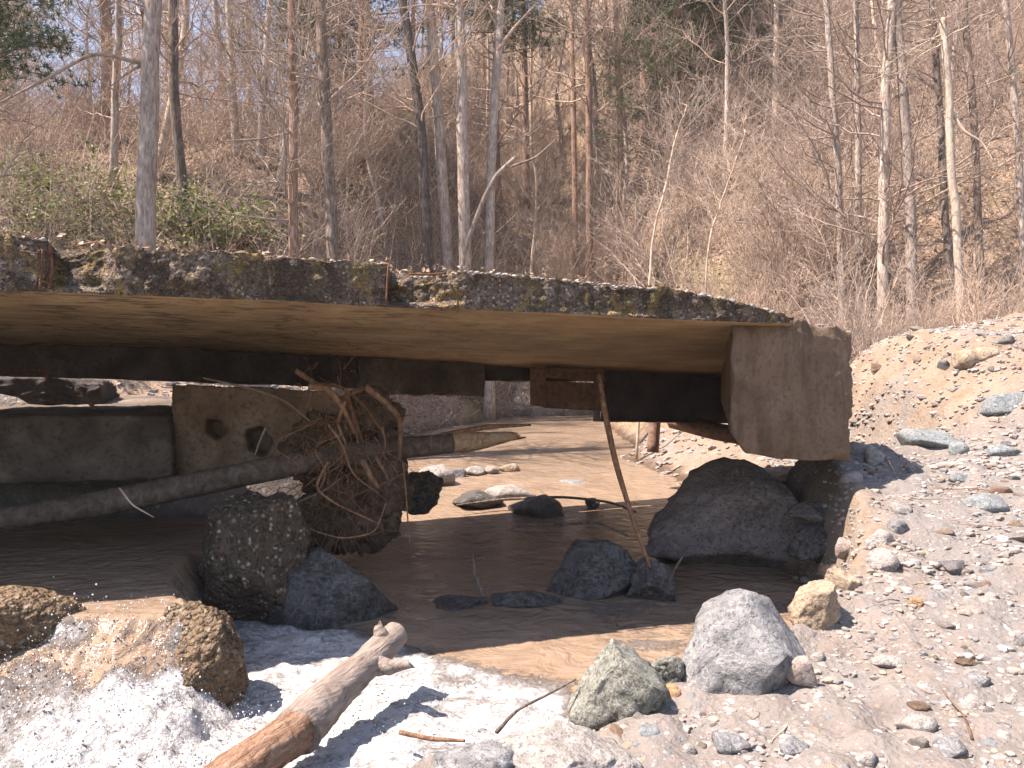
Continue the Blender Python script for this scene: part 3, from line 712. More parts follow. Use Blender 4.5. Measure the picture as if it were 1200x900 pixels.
# timber under the deck
rear_tim = empty('timber_frame', (.5, 11.2, ZC+.1), 'brown plank and post frame hanging under the middle of the deck', 'timber frame')
rear_piece('plank', 634, 704, (446, 450), (478, 482), M_PLANK, rear_tim, .06, -.14, rough=.008)
rear_piece('plank', 634, 704, (431, 433), (443, 447), M_PLANK, rear_tim, .06, -.15, rough=.008)
rear_piece('post', 618, 634, (431, 432), (475, 477), M_PLANK, rear_tim, .08, -.20, rough=.008)
bar('concrete_post', [P(768, 484, 12.6), P(765, 530, 12.55)], .10, M_PLANK, None, 4, 6, label='short brown post standing on the sunlit bank under the bridge', cat='post')
bar('concrete_beam', [P(786, 492, 12.3), P(835, 505, 11.6), P(876, 512, 11.0)], .13, M_PLANK, None, 4, 8, label='sloped brown beam wedged between the bank and the end wall', cat='beam')

# ------------------------------------------------------------------ broken concrete under the bridge
def chunk(name, corners, d0, d1, mat, label, n=(50, 30, 30), rough=.045, bulge=.022, cat='concrete block', rise=0):
    """block with its near face spanning the four photograph corners (bl, br, tr, tl) at depth d0, going back to d1"""
    V, F, T = boxgrid(*n); c = np.array(corners, float)
    a, b, w_ = V[:, 0], V[:, 1], V[:, 2]
    pb = c[0]*(1-a)[:, None]+c[1]*a[:, None]; pt = c[3]*(1-a)[:, None]+c[2]*a[:, None]; pp = pb*(1-w_)[:, None]+pt*w_[:, None]
    dn = d0 if np.isscalar(d0) else lerp(d0[0], d0[1], a)
    base = np.stack([(pp[:, 0]-600)/900*dn, dn+0*a, ZC+(480-pp[:, 1])/900*dn], 1)
    base[:, :2] += np.outer(b*(d1-np.mean(d0)), np.array([-.309, .951])); base[:, 2] += b*w_*rise
    cc = (V-.5)*2; rr = np.clip(np.abs(cc), 0, 1)**8
    rounding = (rr.sum(1)-1).clip(0, 2)
    ctr = base.mean(0); base = ctr+(base-ctr)*(1-bulge*rounding)[:, None]
    base += (rough*fbm(base, 2.2, 5, .6))[:, None]*np.sign(cc) + (rough*.5*fbm(base, 9, 3, .6))[:, None]*cc
    return base, F, ctr
b_, F_, c_ = chunk('x', [(200, 560), (402, 548), (398, 458), (198, 450)], (8.9, 8.7), 10.2, None, '', n=(150, 14, 80))
V_ = boxgrid(150, 14, 80)[0]; fr_ = V_[:, 1] < .001
ppx = 600+900*b_[:, 0]/b_[:, 1]; ppy = 480-900*(b_[:, 2]-ZC)/b_[:, 1]
for hx, hy, hw, hh_ in ((251, 503, 13, 11), (302, 517, 15, 18)):
    ang = np.arctan2(ppy-hy, ppx-hx); wob = 1+.13*np.sin(2*ang+hx)+.09*np.sin(5*ang+hy)
    e_ = np.hypot((ppx-hx)/hw, (ppy-hy)/hh_)/wob
    b_[:, :2] += np.outer(fr_*.34*(1-sst(.72, 1.06, e_)), np.array([-.2, .98])); b_[:, 1] += fr_*.03*(1-sst(1.0, 1.6, e_))
obj('concrete_block', MB().add(b_, F_), M_BLOCK, loc=(c_[0], c_[1], c_[2]-.5), label='big brown concrete block with two dark round holes behind the long log', cat='concrete block')
b_, F_, c_ = chunk('x', [(-120, 572), (206, 562), (202, 486), (-120, 490)], (8.0, 8.7), 11.0, None, '', rise=.26)
obj('concrete_slab', MB().add(b_, F_), M_CONC, loc=(c_[0], c_[1], c_[2]-.5), label='flat grey slab with sunlit top beside the block with holes', cat='concrete slab')
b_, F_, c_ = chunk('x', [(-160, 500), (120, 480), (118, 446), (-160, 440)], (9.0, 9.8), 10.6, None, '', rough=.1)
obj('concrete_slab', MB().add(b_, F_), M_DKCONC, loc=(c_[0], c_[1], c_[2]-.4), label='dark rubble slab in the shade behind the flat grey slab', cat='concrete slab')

def lumpy(name, label, px, py, d, wpx, hpx, mat, seed, cell=.07, amp=.03, depth=.9, sub=5, loc=None, cat='rock', cuts=5):
    s = d/900; V, F = rock_verts(seed, (wpx*s, wpx*s*depth, hpx*s), sub, cuts, .14, .22)
    c = P(px, py, d); n = V/np.linalg.norm(V, axis=1)[:, None]
    dd, hh = worley(V, cell, seed); V = V + n*(amp*(.62-dd)*(.3+hh))[:, None]
    dd, hh = worley(V, cell*.45, seed+4); V = V + n*(amp*.35*(.62-dd))[:, None]
    return obj(name, MB().add(V+c, F), mat, loc=c-np.array([0, 0, hpx*s/2]), label=label, cat=cat)
lumpy('conglomerate_boulder', 'dark pebbly conglomerate lump in the shade under the root tangle', 295, 660, 6.7, 128, 165, M_CONG, 21, .085, .035)
lumpy('conglomerate_boulder', 'orange topped conglomerate rock with white water pouring down its side', 222, 778, 4.95, 140, 150, M_CONG_O, 22, .06, .035)
rock('boulder', 'tan moss topped rock at the left edge above the cascade', 'rock', 30, 726, 4.9, 150, 76, M_CONG_O, 23, .8, 5, tilt=.25)
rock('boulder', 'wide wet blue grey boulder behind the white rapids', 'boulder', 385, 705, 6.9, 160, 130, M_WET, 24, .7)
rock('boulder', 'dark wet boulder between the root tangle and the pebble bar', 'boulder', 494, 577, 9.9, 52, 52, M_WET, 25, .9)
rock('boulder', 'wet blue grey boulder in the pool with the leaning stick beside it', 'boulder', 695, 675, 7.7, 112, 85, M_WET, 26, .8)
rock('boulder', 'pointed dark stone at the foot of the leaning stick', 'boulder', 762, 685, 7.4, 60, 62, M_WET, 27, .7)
rock('boulder', 'huge rounded brown boulder in the shade under the end wall', 'boulder', 870, 608, 9.3, 252, 156, M_BROWN, 33, .8, 5, cuts=16, boxy=.72, prof=([-.5, -.42, -.25, -.06, .12, .32, .5], [.66, .80, .92, 1.0, .84, .60, .36]))
rock('stone', 'flat reddish slab leaning on the huge shaded boulder', 'stone', 958, 606, 8.0, 70, 26, M_BROWN, 29, .9, tilt=.2)
rock('stone', 'flat blue grey slab at the waterline under the huge shaded boulder', 'stone', 955, 635, 7.8, 74, 44, M_WET, 30, .9)
rock('stone', 'small flat stone topmost by the huge shaded boulder', 'stone', 955, 594, 8.2, 46, 14, M_BROWN, 31, .9)
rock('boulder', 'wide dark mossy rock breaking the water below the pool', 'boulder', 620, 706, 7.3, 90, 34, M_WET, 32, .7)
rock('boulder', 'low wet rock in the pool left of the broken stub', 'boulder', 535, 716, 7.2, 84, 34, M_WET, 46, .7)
# the pebble bar between the sunlit pool and the shade
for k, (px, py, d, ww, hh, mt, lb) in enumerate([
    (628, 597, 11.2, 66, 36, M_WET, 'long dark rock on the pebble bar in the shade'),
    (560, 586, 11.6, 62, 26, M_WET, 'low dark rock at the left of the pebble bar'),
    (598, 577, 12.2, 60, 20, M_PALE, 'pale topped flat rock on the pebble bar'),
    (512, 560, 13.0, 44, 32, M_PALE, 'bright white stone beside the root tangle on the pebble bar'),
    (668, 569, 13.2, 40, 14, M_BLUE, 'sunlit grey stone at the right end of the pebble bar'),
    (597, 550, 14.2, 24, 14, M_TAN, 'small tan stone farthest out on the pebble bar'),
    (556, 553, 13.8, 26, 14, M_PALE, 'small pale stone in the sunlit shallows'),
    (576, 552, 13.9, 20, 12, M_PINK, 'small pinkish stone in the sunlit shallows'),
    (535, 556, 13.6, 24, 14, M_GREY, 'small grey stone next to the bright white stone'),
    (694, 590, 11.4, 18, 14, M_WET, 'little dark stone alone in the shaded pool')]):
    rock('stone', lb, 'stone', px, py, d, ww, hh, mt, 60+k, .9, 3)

# ------------------------------------------------------------------ foreground stones
rock('boulder', 'large smooth grey boulder at the water edge of the gravel bank', 'boulder', 872, 783, 4.75, 192, 190, M_GREY, 74, .75, 5, cuts=18, rough=.07, lump=.14, boxy=.8, prof=([-.5, -.36, -.18, -.02, .18, .34, .5], [.40, .66, .95, 1, .92, .76, .52]))
rock('boulder', 'speckled greenish grey pointed rock at the edge of the rapids', 'boulder', 726, 812, 4.55, 122, 124, M_SPECK, 43, .8, 5, cuts=16, rough=.12, boxy=.8, prof=([-.5, -.2, -.06, .15, .35, .5], [.70, .93, 1, .9, .78, .6]))
rock('boulder', 'tan block resting against the large smooth grey boulder', 'boulder', 955, 712, 5.25, 66, 54, M_TAN, 43, .8, 4, tilt=-.5)
rock('stone', 'dark veined stone wedged between the two big bank rocks', 'stone', 780, 786, 4.75, 46, 40, M_SPECK, 44, .8)
rock('stone', 'orange stone wedged between the two big bank rocks', 'stone', 786, 816, 4.55, 28, 30, M_ORANGE, 45, .8, 3)
rock('stone', 'pinkish rounded stone against the foot of the large grey boulder', 'stone', 938, 786, 4.45, 38, 36, M_PINK, 47, .8, 3)
rock('boulder', 'broad whitish rock slab at the bottom edge of the bank', 'boulder', 655, 892, 3.85, 200, 74, M_PALE, 48, .7, 5, cuts=12, rough=.14)
rock('boulder', 'rough grey rock at the bottom edge left of the whitish slab', 'boulder', 560, 905, 3.75, 110, 60, M_GREY, 49, .8, 4, cuts=12)
rock('stone', 'tan earthy lump above the tan block at the bank edge', 'stone', 985, 690, 5.6, 44, 50, M_TAN, 50, .8, 4)
STN = [  # px, py, w, h, material, label
 (1097, 515, 66, 34, M_BLUE, 'large blue grey stone half buried below the sand bank'),
 (1183, 470, 56, 26, M_BLUE, 'flat blue grey stone at the right edge under the sand bank'),
 (1184, 528, 40, 18, M_BLUE, 'low blue stone at the right edge above the gravel'),
 (1128, 525, 22, 22, M_BLUE, 'upright bluish stone right beside the large blue grey stone'),
 (1027, 532, 22, 34, M_PALE, 'tall upright pale stone near the end wall'),
 (1010, 525, 26, 22, M_PALE, 'blocky pale stone next to the end wall'),
 (1061, 597, 32, 18, M_PALE, 'pale flat stone midway up the gravel bank'),
 (1057, 617, 26, 26, M_GREY, 'dark sided grey cobble midway up the gravel bank'),
 (1033, 631, 34, 26, M_PALE, 'rounded whitish cobble above the bank edge'),
 (1040, 657, 42, 34, M_PALE, 'biggest whitish cobble above the bank edge'),
 (994, 641, 26, 24, M_PINK, 'pinkish cobble on the shadow edge of the bank'),
 (976, 668, 26, 22, M_TAN, 'sandy stone perched over the shaded water'),
 (1000, 560, 30, 22, M_PINK, 'pink stone just under the end wall foot'),
 (1142, 825, 30, 18, M_PALE, 'smooth white oval stone low on the gravel'),
 (1082, 851, 46, 18, M_PALE, 'long pale stone near the bottom of the gravel'),
 (1092, 811, 28, 16, M_PALE, 'white oval stone beside the rusty dark dirt'),
 (1191, 823, 22, 16, M_PALE, 'white stone at the right edge low on the gravel'),
 (1195, 750, 24, 22, M_PALE, 'round white stone at the right edge of the gravel'),
 (1162, 668, 20, 14, M_GREY, 'angular grey stone high on the right of the gravel'),
 (1045, 777, 40, 18, M_PALE, 'broad flat pale stone in the middle of the gravel'),
 (1073, 706, 18, 18, M_ORANGE, 'small orange stone on the gravel'),
 (1094, 700, 22, 12, M_BLUE, 'bluish flat pebble beside the small orange stone'),
 (1018, 892, 26, 24, M_PALE, 'white stone at the bottom edge of the gravel'),
 (809, 881, 18, 18, M_PALE, 'white block shaped pebble at the bottom edge'),
 (862, 873, 46, 22, M_GREY, 'flat grey stone under the large smooth boulder'),
 (934, 880, 36, 22, M_GREY, 'grey stone at the bottom beside a long white pebble'),
 (930, 858, 30, 10, M_PALE, 'long white pebble lying on the gravel'),
 (762, 864, 30, 20, M_BLUE, 'bluish stone in front of the speckled rock'),
 (1140, 720, 34, 14, M_PINK, 'long pinkish flat stone high on the gravel'),
 (1152, 800, 34, 20, M_GREY, 'flat grey cobble half sunk at the right of the gravel'),
 (905, 795, 26, 14, M_PALE, 'pale chip at the foot of the large boulder'),
 (960, 770, 18, 12, M_PALE, 'small white chip right of the pinkish stone'),
 (1120, 880, 40, 26, M_GREY, 'grey lump near the bottom right of the gravel'),
 (1162, 412, 34, 18, M_TAN, 'brown stone sticking out of the sand bank'),
 (1145, 415, 40, 22, M_TAN, 'round tan boulder half buried in the sand bank crest'),
 (1130, 560, 26, 14, M_BLUE, 'small bluish slab below the upright bluish stone'),
 (1165, 590, 60, 26, M_BLUE, 'wide grey green stone patch at the right of the bank'),
 (1075, 545, 24, 14, M_PINK, 'small pink stone below the large blue grey stone'),
]
for k, (px, py, ww, hh, mt, lb) in enumerate(STN):
    g = hit(px, py+hh*.35); d = g[1]; s = d/900
    rock('stone', lb, 'stone', 0, 0, d, ww, hh*1.15, mt, 120+k, .9, 3, world=(g[0], g[1]+ww*s*.3, g[2]+hh*s*.10), tilt=random.Random(k).uniform(-.2, .2))

# ------------------------------------------------------------------ loose stones and gravel
rs = np.random.RandomState(11)
protos = []
for k in range(7):
    V, F = rock_verts(300+k, (1.25, 1.0, .62+.06*k), 3, 22, .05, .25, soft=1.0, fine=.012)
    me = MB().add(V, F).mesh('stone'); me.materials.append(M_PEBBLE); protos.append(me)
BIGR = [(868, 764), (724, 808)]
def bank_point(lo=2.9, hi=12, xmax=8.5):
    while True:
        y = lo*(hi/lo)**rs.uniform(); x = tab(y, XR)+.1+rs.uniform()**.85*(xmax-tab(y, XR))
        if abs(x/y) < .72 : return x, y
szlab = {0: 'small pale stone among many on the gravel bank', 1: 'fist sized loose stone among many on the gravel bank', 2: 'head sized loose cobble among others on the gravel bank'}
for k in range(265):
    x, y = bank_point(3.0, 12.5); s = .035+.05*rs.uniform()**2+(.07*rs.uniform() if rs.uniform() < .16 else 0); s *= (1+.05*y)
    o = bpy.data.objects.new('stone', protos[rs.randint(7)]); COL.objects.link(o)
    o.location = (x, y, gz(x, y)+s*.02); o.scale = (s, s*rs.uniform(.6, 1.05), s*rs.uniform(.5, .95))
    o.rotation_euler = (rs.uniform(-.35, .35), rs.uniform(-.35, .35), rs.uniform(0, 6.28))
    ci = 0 if s < .065 else 1 if s < .12 else 2
    tag(o, szlab[ci], 'stone', ['small pale stones on the bank', 'fist sized stones on the bank', 'cobbles on the bank'][ci])
mb = MB(); N = 34000
ys = 2.8*(13/2.8)**rs.uniform(size=N); xr_ = tab(ys, XR); xs = xr_-.15+rs.uniform(size=N)**.9*(9-xr_)
ok = np.abs(xs/ys) < .74; xs, ys = xs[ok], ys[ok]; zs_ = H(xs, ys)+ZC
bits = [rock_verts(330+k, (1.3, 1, .7), 1, 6, .1, .3, soft=1, fine=0) for k in range(12)] ; bits2 = [rock_verts(340+k, (1.3, 1, .7), 2, 16, .05, .25, soft=1, fine=0) for k in range(8)]
clump = fbm(np.stack([xs, ys, xs*0], 1), 1.1, 3)
for k in range(len(xs)):
    s = (.006+.026*rs.uniform()**3)*(1+.09*ys[k]) * (1.3 if clump[k] > .1 else .85)
    V, F = (bits2 if s > .022 else bits)[rs.randint(8)]
    a = rs.uniform(0, 6.28); ca, sa = math.cos(a), math.sin(a); Rm = np.array([[ca, sa, 0], [-sa, ca, 0], [0, 0, 1]])
    mb.add(V@Rm*s*1.25+np.array([xs[k], ys[k], zs_[k]+s*.05]), F)
# rubble on the far bank under the deck
for x0, x1, y0, y1, n in ((-6.5, -2.6, 12.2, 14.5, 500), (-3.2, -1.2, 15, 21, 700), (1.4, 5, 11.5, 17, 1100)):
    for k in range(n):
        x, y = rs.uniform(x0, x1), rs.uniform(y0, y1); s = rs.uniform(.02, .1)*rs.uniform(.4, 1)
        if Hs(x, y) < water_z(np.array([x]), np.array([y]))[0]-.02: continue
        V, F = bits2[rs.randint(8)]; mb.add(V*s*1.3+np.array([x, y, gz(x, y)+s*.2]), F)
o = obj('gravel', mb, M_GRAVEL, kind='stuff', label='loose gravel strewn over the bank', smooth=False)

# ------------------------------------------------------------------ logs, roots, sticks
def spline(pts, n):
    pts = np.array(pts, float); t = np.linspace(0, 1, len(pts)); tt = np.linspace(0, 1, n)
    Q = np.stack([np.interp(tt, t, pts[:, i]) for i in range(pts.shape[1])], 1)
    for _ in range(max(1, n//(len(pts)*3))*3):
        Q[1:-1] = .25*Q[:-2]+.5*Q[1:-1]+.25*Q[2:]
    return Q
def logmesh(mb, pts, rad, k=20, n=50, rough=.08, seed=0, mi=0, jag=0):
    Q = spline(pts, n); rr = np.interp(np.linspace(0, 1, n), np.linspace(0, 1, len(rad)), rad)
    m2 = MB().tubes(Q, rr, k, True); V = m2.V[0]
    c = np.repeat(Q, k, 0); off = V-c
    V = c+off*(1+rough*fbm(V, 5, 4, .6, seed)+rough*.5*fbm(V, 16, 3, .6, seed))[:, None]
    if jag:
        T = (Q[-1]-Q[-4]); T /= np.linalg.norm(T); L = jag
        ang = np.arange(k)*2*math.pi/k
        V[-k:] += np.outer(L*(.5+.5*np.sin(ang*1+seed))*np.random.RandomState(seed).uniform(.3, 1, k), T)
    for f, _ in m2.F: pass
    mb.add(V, [f for f, _ in m2.F], mi); return mb
# foreground log
fl = empty('fallen_log', P(360, 830, 4.2), 'stripped grey log lying across the white rapids', 'log')
lp = [P(465, 742, 5.15), P(430, 778, 4.85), P(385, 818, 4.45), P(348, 858, 4.1)]
obj('barked_trunk', logmesh(MB(), lp, [.085, .10, .10, .115, .12, .135], 44, 140, .13, 3), M_LOG, fl)
obj('torn_wood', logmesh(MB(), [P(352, 853, 4.13), P(310, 885, 3.85), P(230, 945, 3.4)], [.112, .115, .12], 44, 120, .24, 5), M_TORN, fl)
obj('branch_stub', logmesh(MB(), [P(440, 778, 4.86), P(455, 782, 4.82), P(478, 778, 4.8)], [.075, .05, .028], 16, 30, .3, 7, 0, .05), M_LOG, fl)
obj('knot', logmesh(MB(), [P(452, 755, 5.0), P(446, 742, 5.0), P(443, 735, 5.0)], [.06, .05, .03], 16, 24, .35, 9, 0, .04), M_LOG, fl)
# long log through the root tangle
ll = empty('fallen_log', P(300, 570, 7.6), 'long dark log with a pale splintered end lying under the bridge', 'log')
obj('barked_trunk', logmesh(MB(), [P(-60, 618, 6.9), P(120, 590, 7.2), P(300, 553, 7.6), P(420, 530, 7.9), P(530, 519, 8.2)], [.10, .12, .12, .115, .11], 20, 80, .09, 11), M_LOGWET, ll)
sp = MB(); logmesh(sp, [P(515, 520, 8.16), P(560, 517, 8.3), P(600, 511, 8.42)], [.10, .115, .085, .05], 22, 30, .2, 13, 0, .16)
obj('splintered_end', sp, M_SPLINT, ll)
obj('split_strip', logmesh(MB(), [P(515, 511, 8.15), P(570, 500, 8.3), P(622, 498, 8.45)], [.03, .03, .012], 8, 20, .2, 14), M_ROOT, ll)
# root tangle
rt = empty('root_tangle', P(400, 600, 7.9), 'uprooted tangle of brown roots and earth caught on the long log', 'root tangle')
mb = MB()
for sd, (px, py, d), dm in ((77, (412, 600, 8.3), (1.15, .8, 1.0)), (78, (385, 530, 8.5), (1.0, .7, .9)), (79, (445, 560, 8.2), (.7, .6, 1.0)), (80, (365, 610, 8.0), (.8, .6, .6)), (81, (430, 490, 8.5), (.8, .6, .7))):
    V, F = rock_verts(sd, dm, 5, 3, .3, .4); dd, hh = worley(V, .08, sd); n_ = V/np.linalg.norm(V, axis=1)[:, None]
    V = V+n_*(.06*(.6-dd)+.16*fbm(V, 3.2, 5, .62, sd))[:, None]; mb.add(V+P(px, py, d), F)
obj('earth_clump', mb, M_EARTH, rt)
roots = [([(346, 434, 7.7), (370, 450, 7.75), (385, 458, 7.8), (410, 475, 7.8), (425, 520, 7.9)], .03), ([(362, 453, 7.6), (385, 455, 7.6), (402, 478, 7.6), (416, 508, 7.7)], .035),
 ([(428, 453, 7.5), (450, 470, 7.6), (470, 490, 7.7), (468, 540, 7.8)], .035), ([(370, 450, 7.9), (400, 452, 7.9), (430, 478, 7.9), (450, 510, 7.9)], .02),
 ([(405, 455, 7.7), (412, 480, 7.7), (420, 520, 7.8)], .018), ([(365, 460, 7.6), (362, 470, 7.6), (365, 482, 7.6)], .010), ([(405, 470, 7.6), (395, 495, 7.6), (405, 520, 7.6)], .02),
 ([(425, 540, 7.5), (435, 560, 7.4), (444, 572, 7.4)], .03), ([(440, 535, 7.6), (452, 555, 7.5), (456, 568, 7.4)], .018), ([(400, 560, 7.5), (380, 575, 7.4), (345, 590, 7.3)], .012),
 ([(448, 500, 7.6), (452, 520, 7.6), (445, 540, 7.6)], .014), ([(340, 590, 7.4), (360, 620, 7.2), (400, 632, 7.1), (440, 625, 7.2), (452, 590, 7.3)], .009), ([(425, 455, 7.8), (408, 462, 7.7), (398, 470, 7.7)], .028)]
rq = np.random.RandomState(31)
for k in range(9):
    x0, y0 = rq.uniform(350, 465), rq.uniform(478, 545); d0 = rq.uniform(7.35, 7.7); dx = rq.normal(0, 22)
    roots.append(([(x0, y0, d0), (x0+rq.normal(0, 26), y0+rq.uniform(10, 35), d0-.12), (x0+dx+rq.normal(0, 20), y0+rq.uniform(35, 65), d0-.05), (x0+dx*1.6, y0+rq.uniform(60, 115), d0+rq.uniform(-.05, .25))], rq.uniform(.005, .014)))
for k, (pp, rd) in enumerate(roots):
    obj('root', logmesh(MB(), [P(*q) for q in pp], [rd, rd*.9, rd*.6], 10, 26, .15, 30+k), M_ROOT, rt)
mb = MB(); rs = np.random.RandomState(3)
for k in range(900):
    ctr = P(rs.normal(405, 30), rs.normal(545, 48), 8.0); th = rs.uniform(0, 6.28); out = np.array([math.cos(th), -abs(rs.normal(0, .8)), math.sin(th)]); out /= np.linalg.norm(out)
    a = ctr+np.array([0, -.25, 0])+out*rs.uniform(.1, .3); L = .06+.34*rs.uniform()**2; dr_ = out+rs.normal(size=3)*.7+np.array([0, 0, -.45]); dr_ /= np.linalg.norm(dr_)
    pts = [a]
    for q in range(4): dr_ = dr_+rs.normal(size=3)*.35+np.array([0, 0, -.12]); dr_ /= np.linalg.norm(dr_); pts.append(pts[-1]+dr_*L/4)
    r_ = .0015+.006*rs.uniform()**3
    mb.tubes(spline(pts, 8), np.linspace(r_, r_*.35, 8), 4)
o = obj('fine_roots', mb, M_ROOT, rt); o['kind'] = 'stuff'
# sticks
def stick(name, label, pts, rad, mat=M_ROOT, cat='stick', n=26, twigs=(), seed=0):
    mb = logmesh(MB(), [P(*q) for q in pts], rad, 8, n, .12, seed)
    for tp, tr in twigs: logmesh(mb, [P(*q) for q in tp], tr, 6, 12, .1, seed+1)
    p0 = P(*pts[-1]); return obj(name, mb, mat, loc=p0, label=label, cat=cat)
stick('stick', 'tall thin reddish stick leaning in the pool against the deck', [(702, 440, 8.4), (710, 490, 8.1), (722, 545, 7.8), (742, 610, 7.5), (762, 665, 7.3)], [.03, .034, .03, .022, .014], seed=1)
stick('stick', 'thin curved stick lying in the shaded pool', [(592, 622, 9.0), (615, 614, 9.2), (660, 615, 9.2), (700, 611, 9.2), (735, 628, 9.0)], [.008, .014, .016, .016, .012], M_BARKD, seed=2)
stick('stick', 'broken dark stub rising from the pool rocks', [(556, 645, 7.4), (555, 670, 7.3), (568, 700, 7.2)], [.012, .022, .02], M_BARKD, seed=3)
stick('stick', 'brown stick reaching from the rapids edge to the speckled rock', [(675, 796, 4.55), (640, 815, 4.45), (605, 832, 4.4), (582, 858, 4.25)], [.005, .008, .009, .012], M_BARKD, seed=4)
stick('stick', 'orange brown root stub at the bottom edge of the rapids', [(545, 868, 4.0), (505, 866, 4.05), (468, 858, 4.1)], [.008, .013, .014], seed=5)
stick('stick', 'pale thin twig hanging beside the conglomerate lump', [(140, 572, 6.6), (155, 592, 6.5), (180, 606, 6.5)], [.008, .008, .005], M_TWIG2, seed=6)
stick('stick', 'dark leaning stick in front of the flat grey slab', [(92, 455, 9.2), (115, 485, 9.2), (140, 520, 9.1), (155, 545, 9.0)], [.02, .026, .024, .014], M_BARKD, seed=7)
stick('stick', 'pale thin branch lying on top of the block with holes', [(238, 443, 8.6), (298, 456, 8.6), (335, 470, 8.5), (365, 495, 8.4)], [.01, .014, .012, .008], M_TWIG2, seed=8)
stick('stick', 'short pale twig on the face of the block with holes', [(311, 502, 8.5), (304, 518, 8.5), (299, 533, 8.5)], [.012, .012, .008], M_TWIG2, seed=9)
stick('stick', 'rusty rod hanging in the dark under the deck', [(0, 432, 8.6), (30, 433, 8.5), (55, 434, 8.5), (55, 455, 8.5)], [.01, .012, .012, .016], M_RUST, seed=10)
stick('stick', 'dark twig lying across the pebble bar', [(745, 600, 10.5), (715, 588, 10.8), (660, 582, 11.2), (590, 585, 11.3), (535, 592, 11)], [.014, .018, .02, .02, .012], M_BARKD, seed=12)
stick('stick', 'dark twig in the water right of the pointed stone', [(782, 690, 7.0), (790, 668, 7.0), (800, 652, 7.0)], [.014, .012, .008], M_BARKD, seed=13)
stick('stick', 'thin hanging root strand right of the root tangle', [(472, 540, 7.6), (476, 580, 7.6), (480, 640, 7.5)], [.008, .008, .006], M_ROOT, seed=14)

rk = np.random.RandomState(44)
for k in range(14):
    x, y = 0, 0
    while not (abs(x/max(y, .1)) < .64 and y > 3.3 and x > tab(y, XR)+.4): x, y = rk.uniform(0, 5.5), rk.uniform(3.4, 9)
    a = rk.uniform(0, 6.28); L = rk.uniform(.12, .45); pts = []
    for q in np.linspace(-.5, .5, 5): xx_, yy_ = x+math.cos(a)*L*q+rk.normal(0, .012), y+math.sin(a)*L*q+rk.normal(0, .012); pts.append(np.array([xx_, yy_, gz(xx_, yy_)+.012+abs(rk.normal(0, .012))]))
    o = obj('twig', MB().tubes(spline(pts, 12), np.linspace(.006, .003, 12)*rk.uniform(.7, 1.4), 5, True), [M_ROOT, M_TWIG2, M_BARKD][k % 3], loc=pts[2], label='short dry twig lying on the gravel bank', cat='twig', group='twigs on the gravel bank')
for px, py, ww, hh, lb in ((1133, 778, 26, 7, 'dark rusty clod beside the flat grey cobble on the gravel'), (1076, 828, 28, 7, 'dark reddish dirt clod beside the white oval stone')):
    g = hit(px, py); lumpy('clod', lb, px, py-2, g[1], ww, hh, M_EARTH, px % 97, .03, .02, sub=4, cat='clod')
# spray: droplets thrown up by the cascade and the rapids
mb = MB(); rs = np.random.RandomState(8); V1, F1 = ICO[1]
for k in range(6000):
    if k < 4800:
        x = rs.uniform(-4.2, -1.6); fr_ = np.interp(x, [-4.6, -3.3, -2.75, -2.4, -1.5], [4.75, 4.85, 4.8, 4.78, 5.0]); y = fr_+rs.uniform(-1.0, .15); up = .02+abs(rs.normal(0, .05))*(1 if rs.uniform() < .6 else .2)
    else:
        x = rs.uniform(-1.8, .2); y = rs.uniform(4.1, 5.3); up = abs(rs.normal(0, .03))
    z = float(water_z(np.array([x]), np.array([y]))[0])+.0+up; s = .0015+.006*rs.uniform()**3.5
    if k > 4800 and Hs(x, y) > z: continue
    mb.add(V1*s*np.array([1, 1, rs.uniform(.8, 1.6)])+np.array([x, y, z+ZC+.015]), F1)
obj('spray', mb, M_SPRAY, kind='stuff', label='white droplets flying over the cascade')

# ------------------------------------------------------------------ trees
def spawn(rs, PP, RR, n, t0, t1, Lr, ang, up, rf, N=6, wander=.12, rmin=.0025, taper=.25):
    """children of a set of paths PP [M,K,3], RR [M,K]"""
    M, K, _ = PP.shape; seg = np.linalg.norm(PP[:, -1]-PP[:, 0], axis=1)
    i = rs.choice(M, n, p=seg/seg.sum()); t = rs.uniform(t0, t1, n); x = t*(K-1); a = np.minimum(x.astype(int), K-2); fr_ = (x-a)[:, None]
    p0 = PP[i, a]*(1-fr_)+PP[i, a+1]*fr_; r0 = (RR[i, a]*(1-fr_[:, 0])+RR[i, a+1]*fr_[:, 0])
    T = PP[i, a+1]-PP[i, a]; T /= np.linalg.norm(T, axis=1)[:, None]+1e-9
    q = rs.normal(size=(n, 3)); q -= (q*T).sum(1)[:, None]*T; q /= np.linalg.norm(q, axis=1)[:, None]
    an = np.radians(rs.uniform(ang[0], ang[1], n))[:, None]; d = np.cos(an)*T+np.sin(an)*q
    d[:, 2] += up; d /= np.linalg.norm(d, axis=1)[:, None]
    L = seg[i]*rs.uniform(Lr[0], Lr[1], n)*(1-.55*t)
    s = np.linspace(0, 1, N); out = p0[:, None]+d[:, None]*(L[:, None]*s)[..., None]
    wn = np.cumsum(rs.normal(size=(n, N, 3)), 1)*wander; wn -= wn[:, :1]
    out = out + wn*(L[:, None]/N)[..., None]
    out[:, :, 2] += (L[:, None]*.18*s**2*np.sign(up+.001))
    r = np.maximum(rmin, (r0*rf)[:, None]*(1-(1-taper)*s)[None])
    return out, r
def trunk_path(pts, n=24): return spline(pts, n)
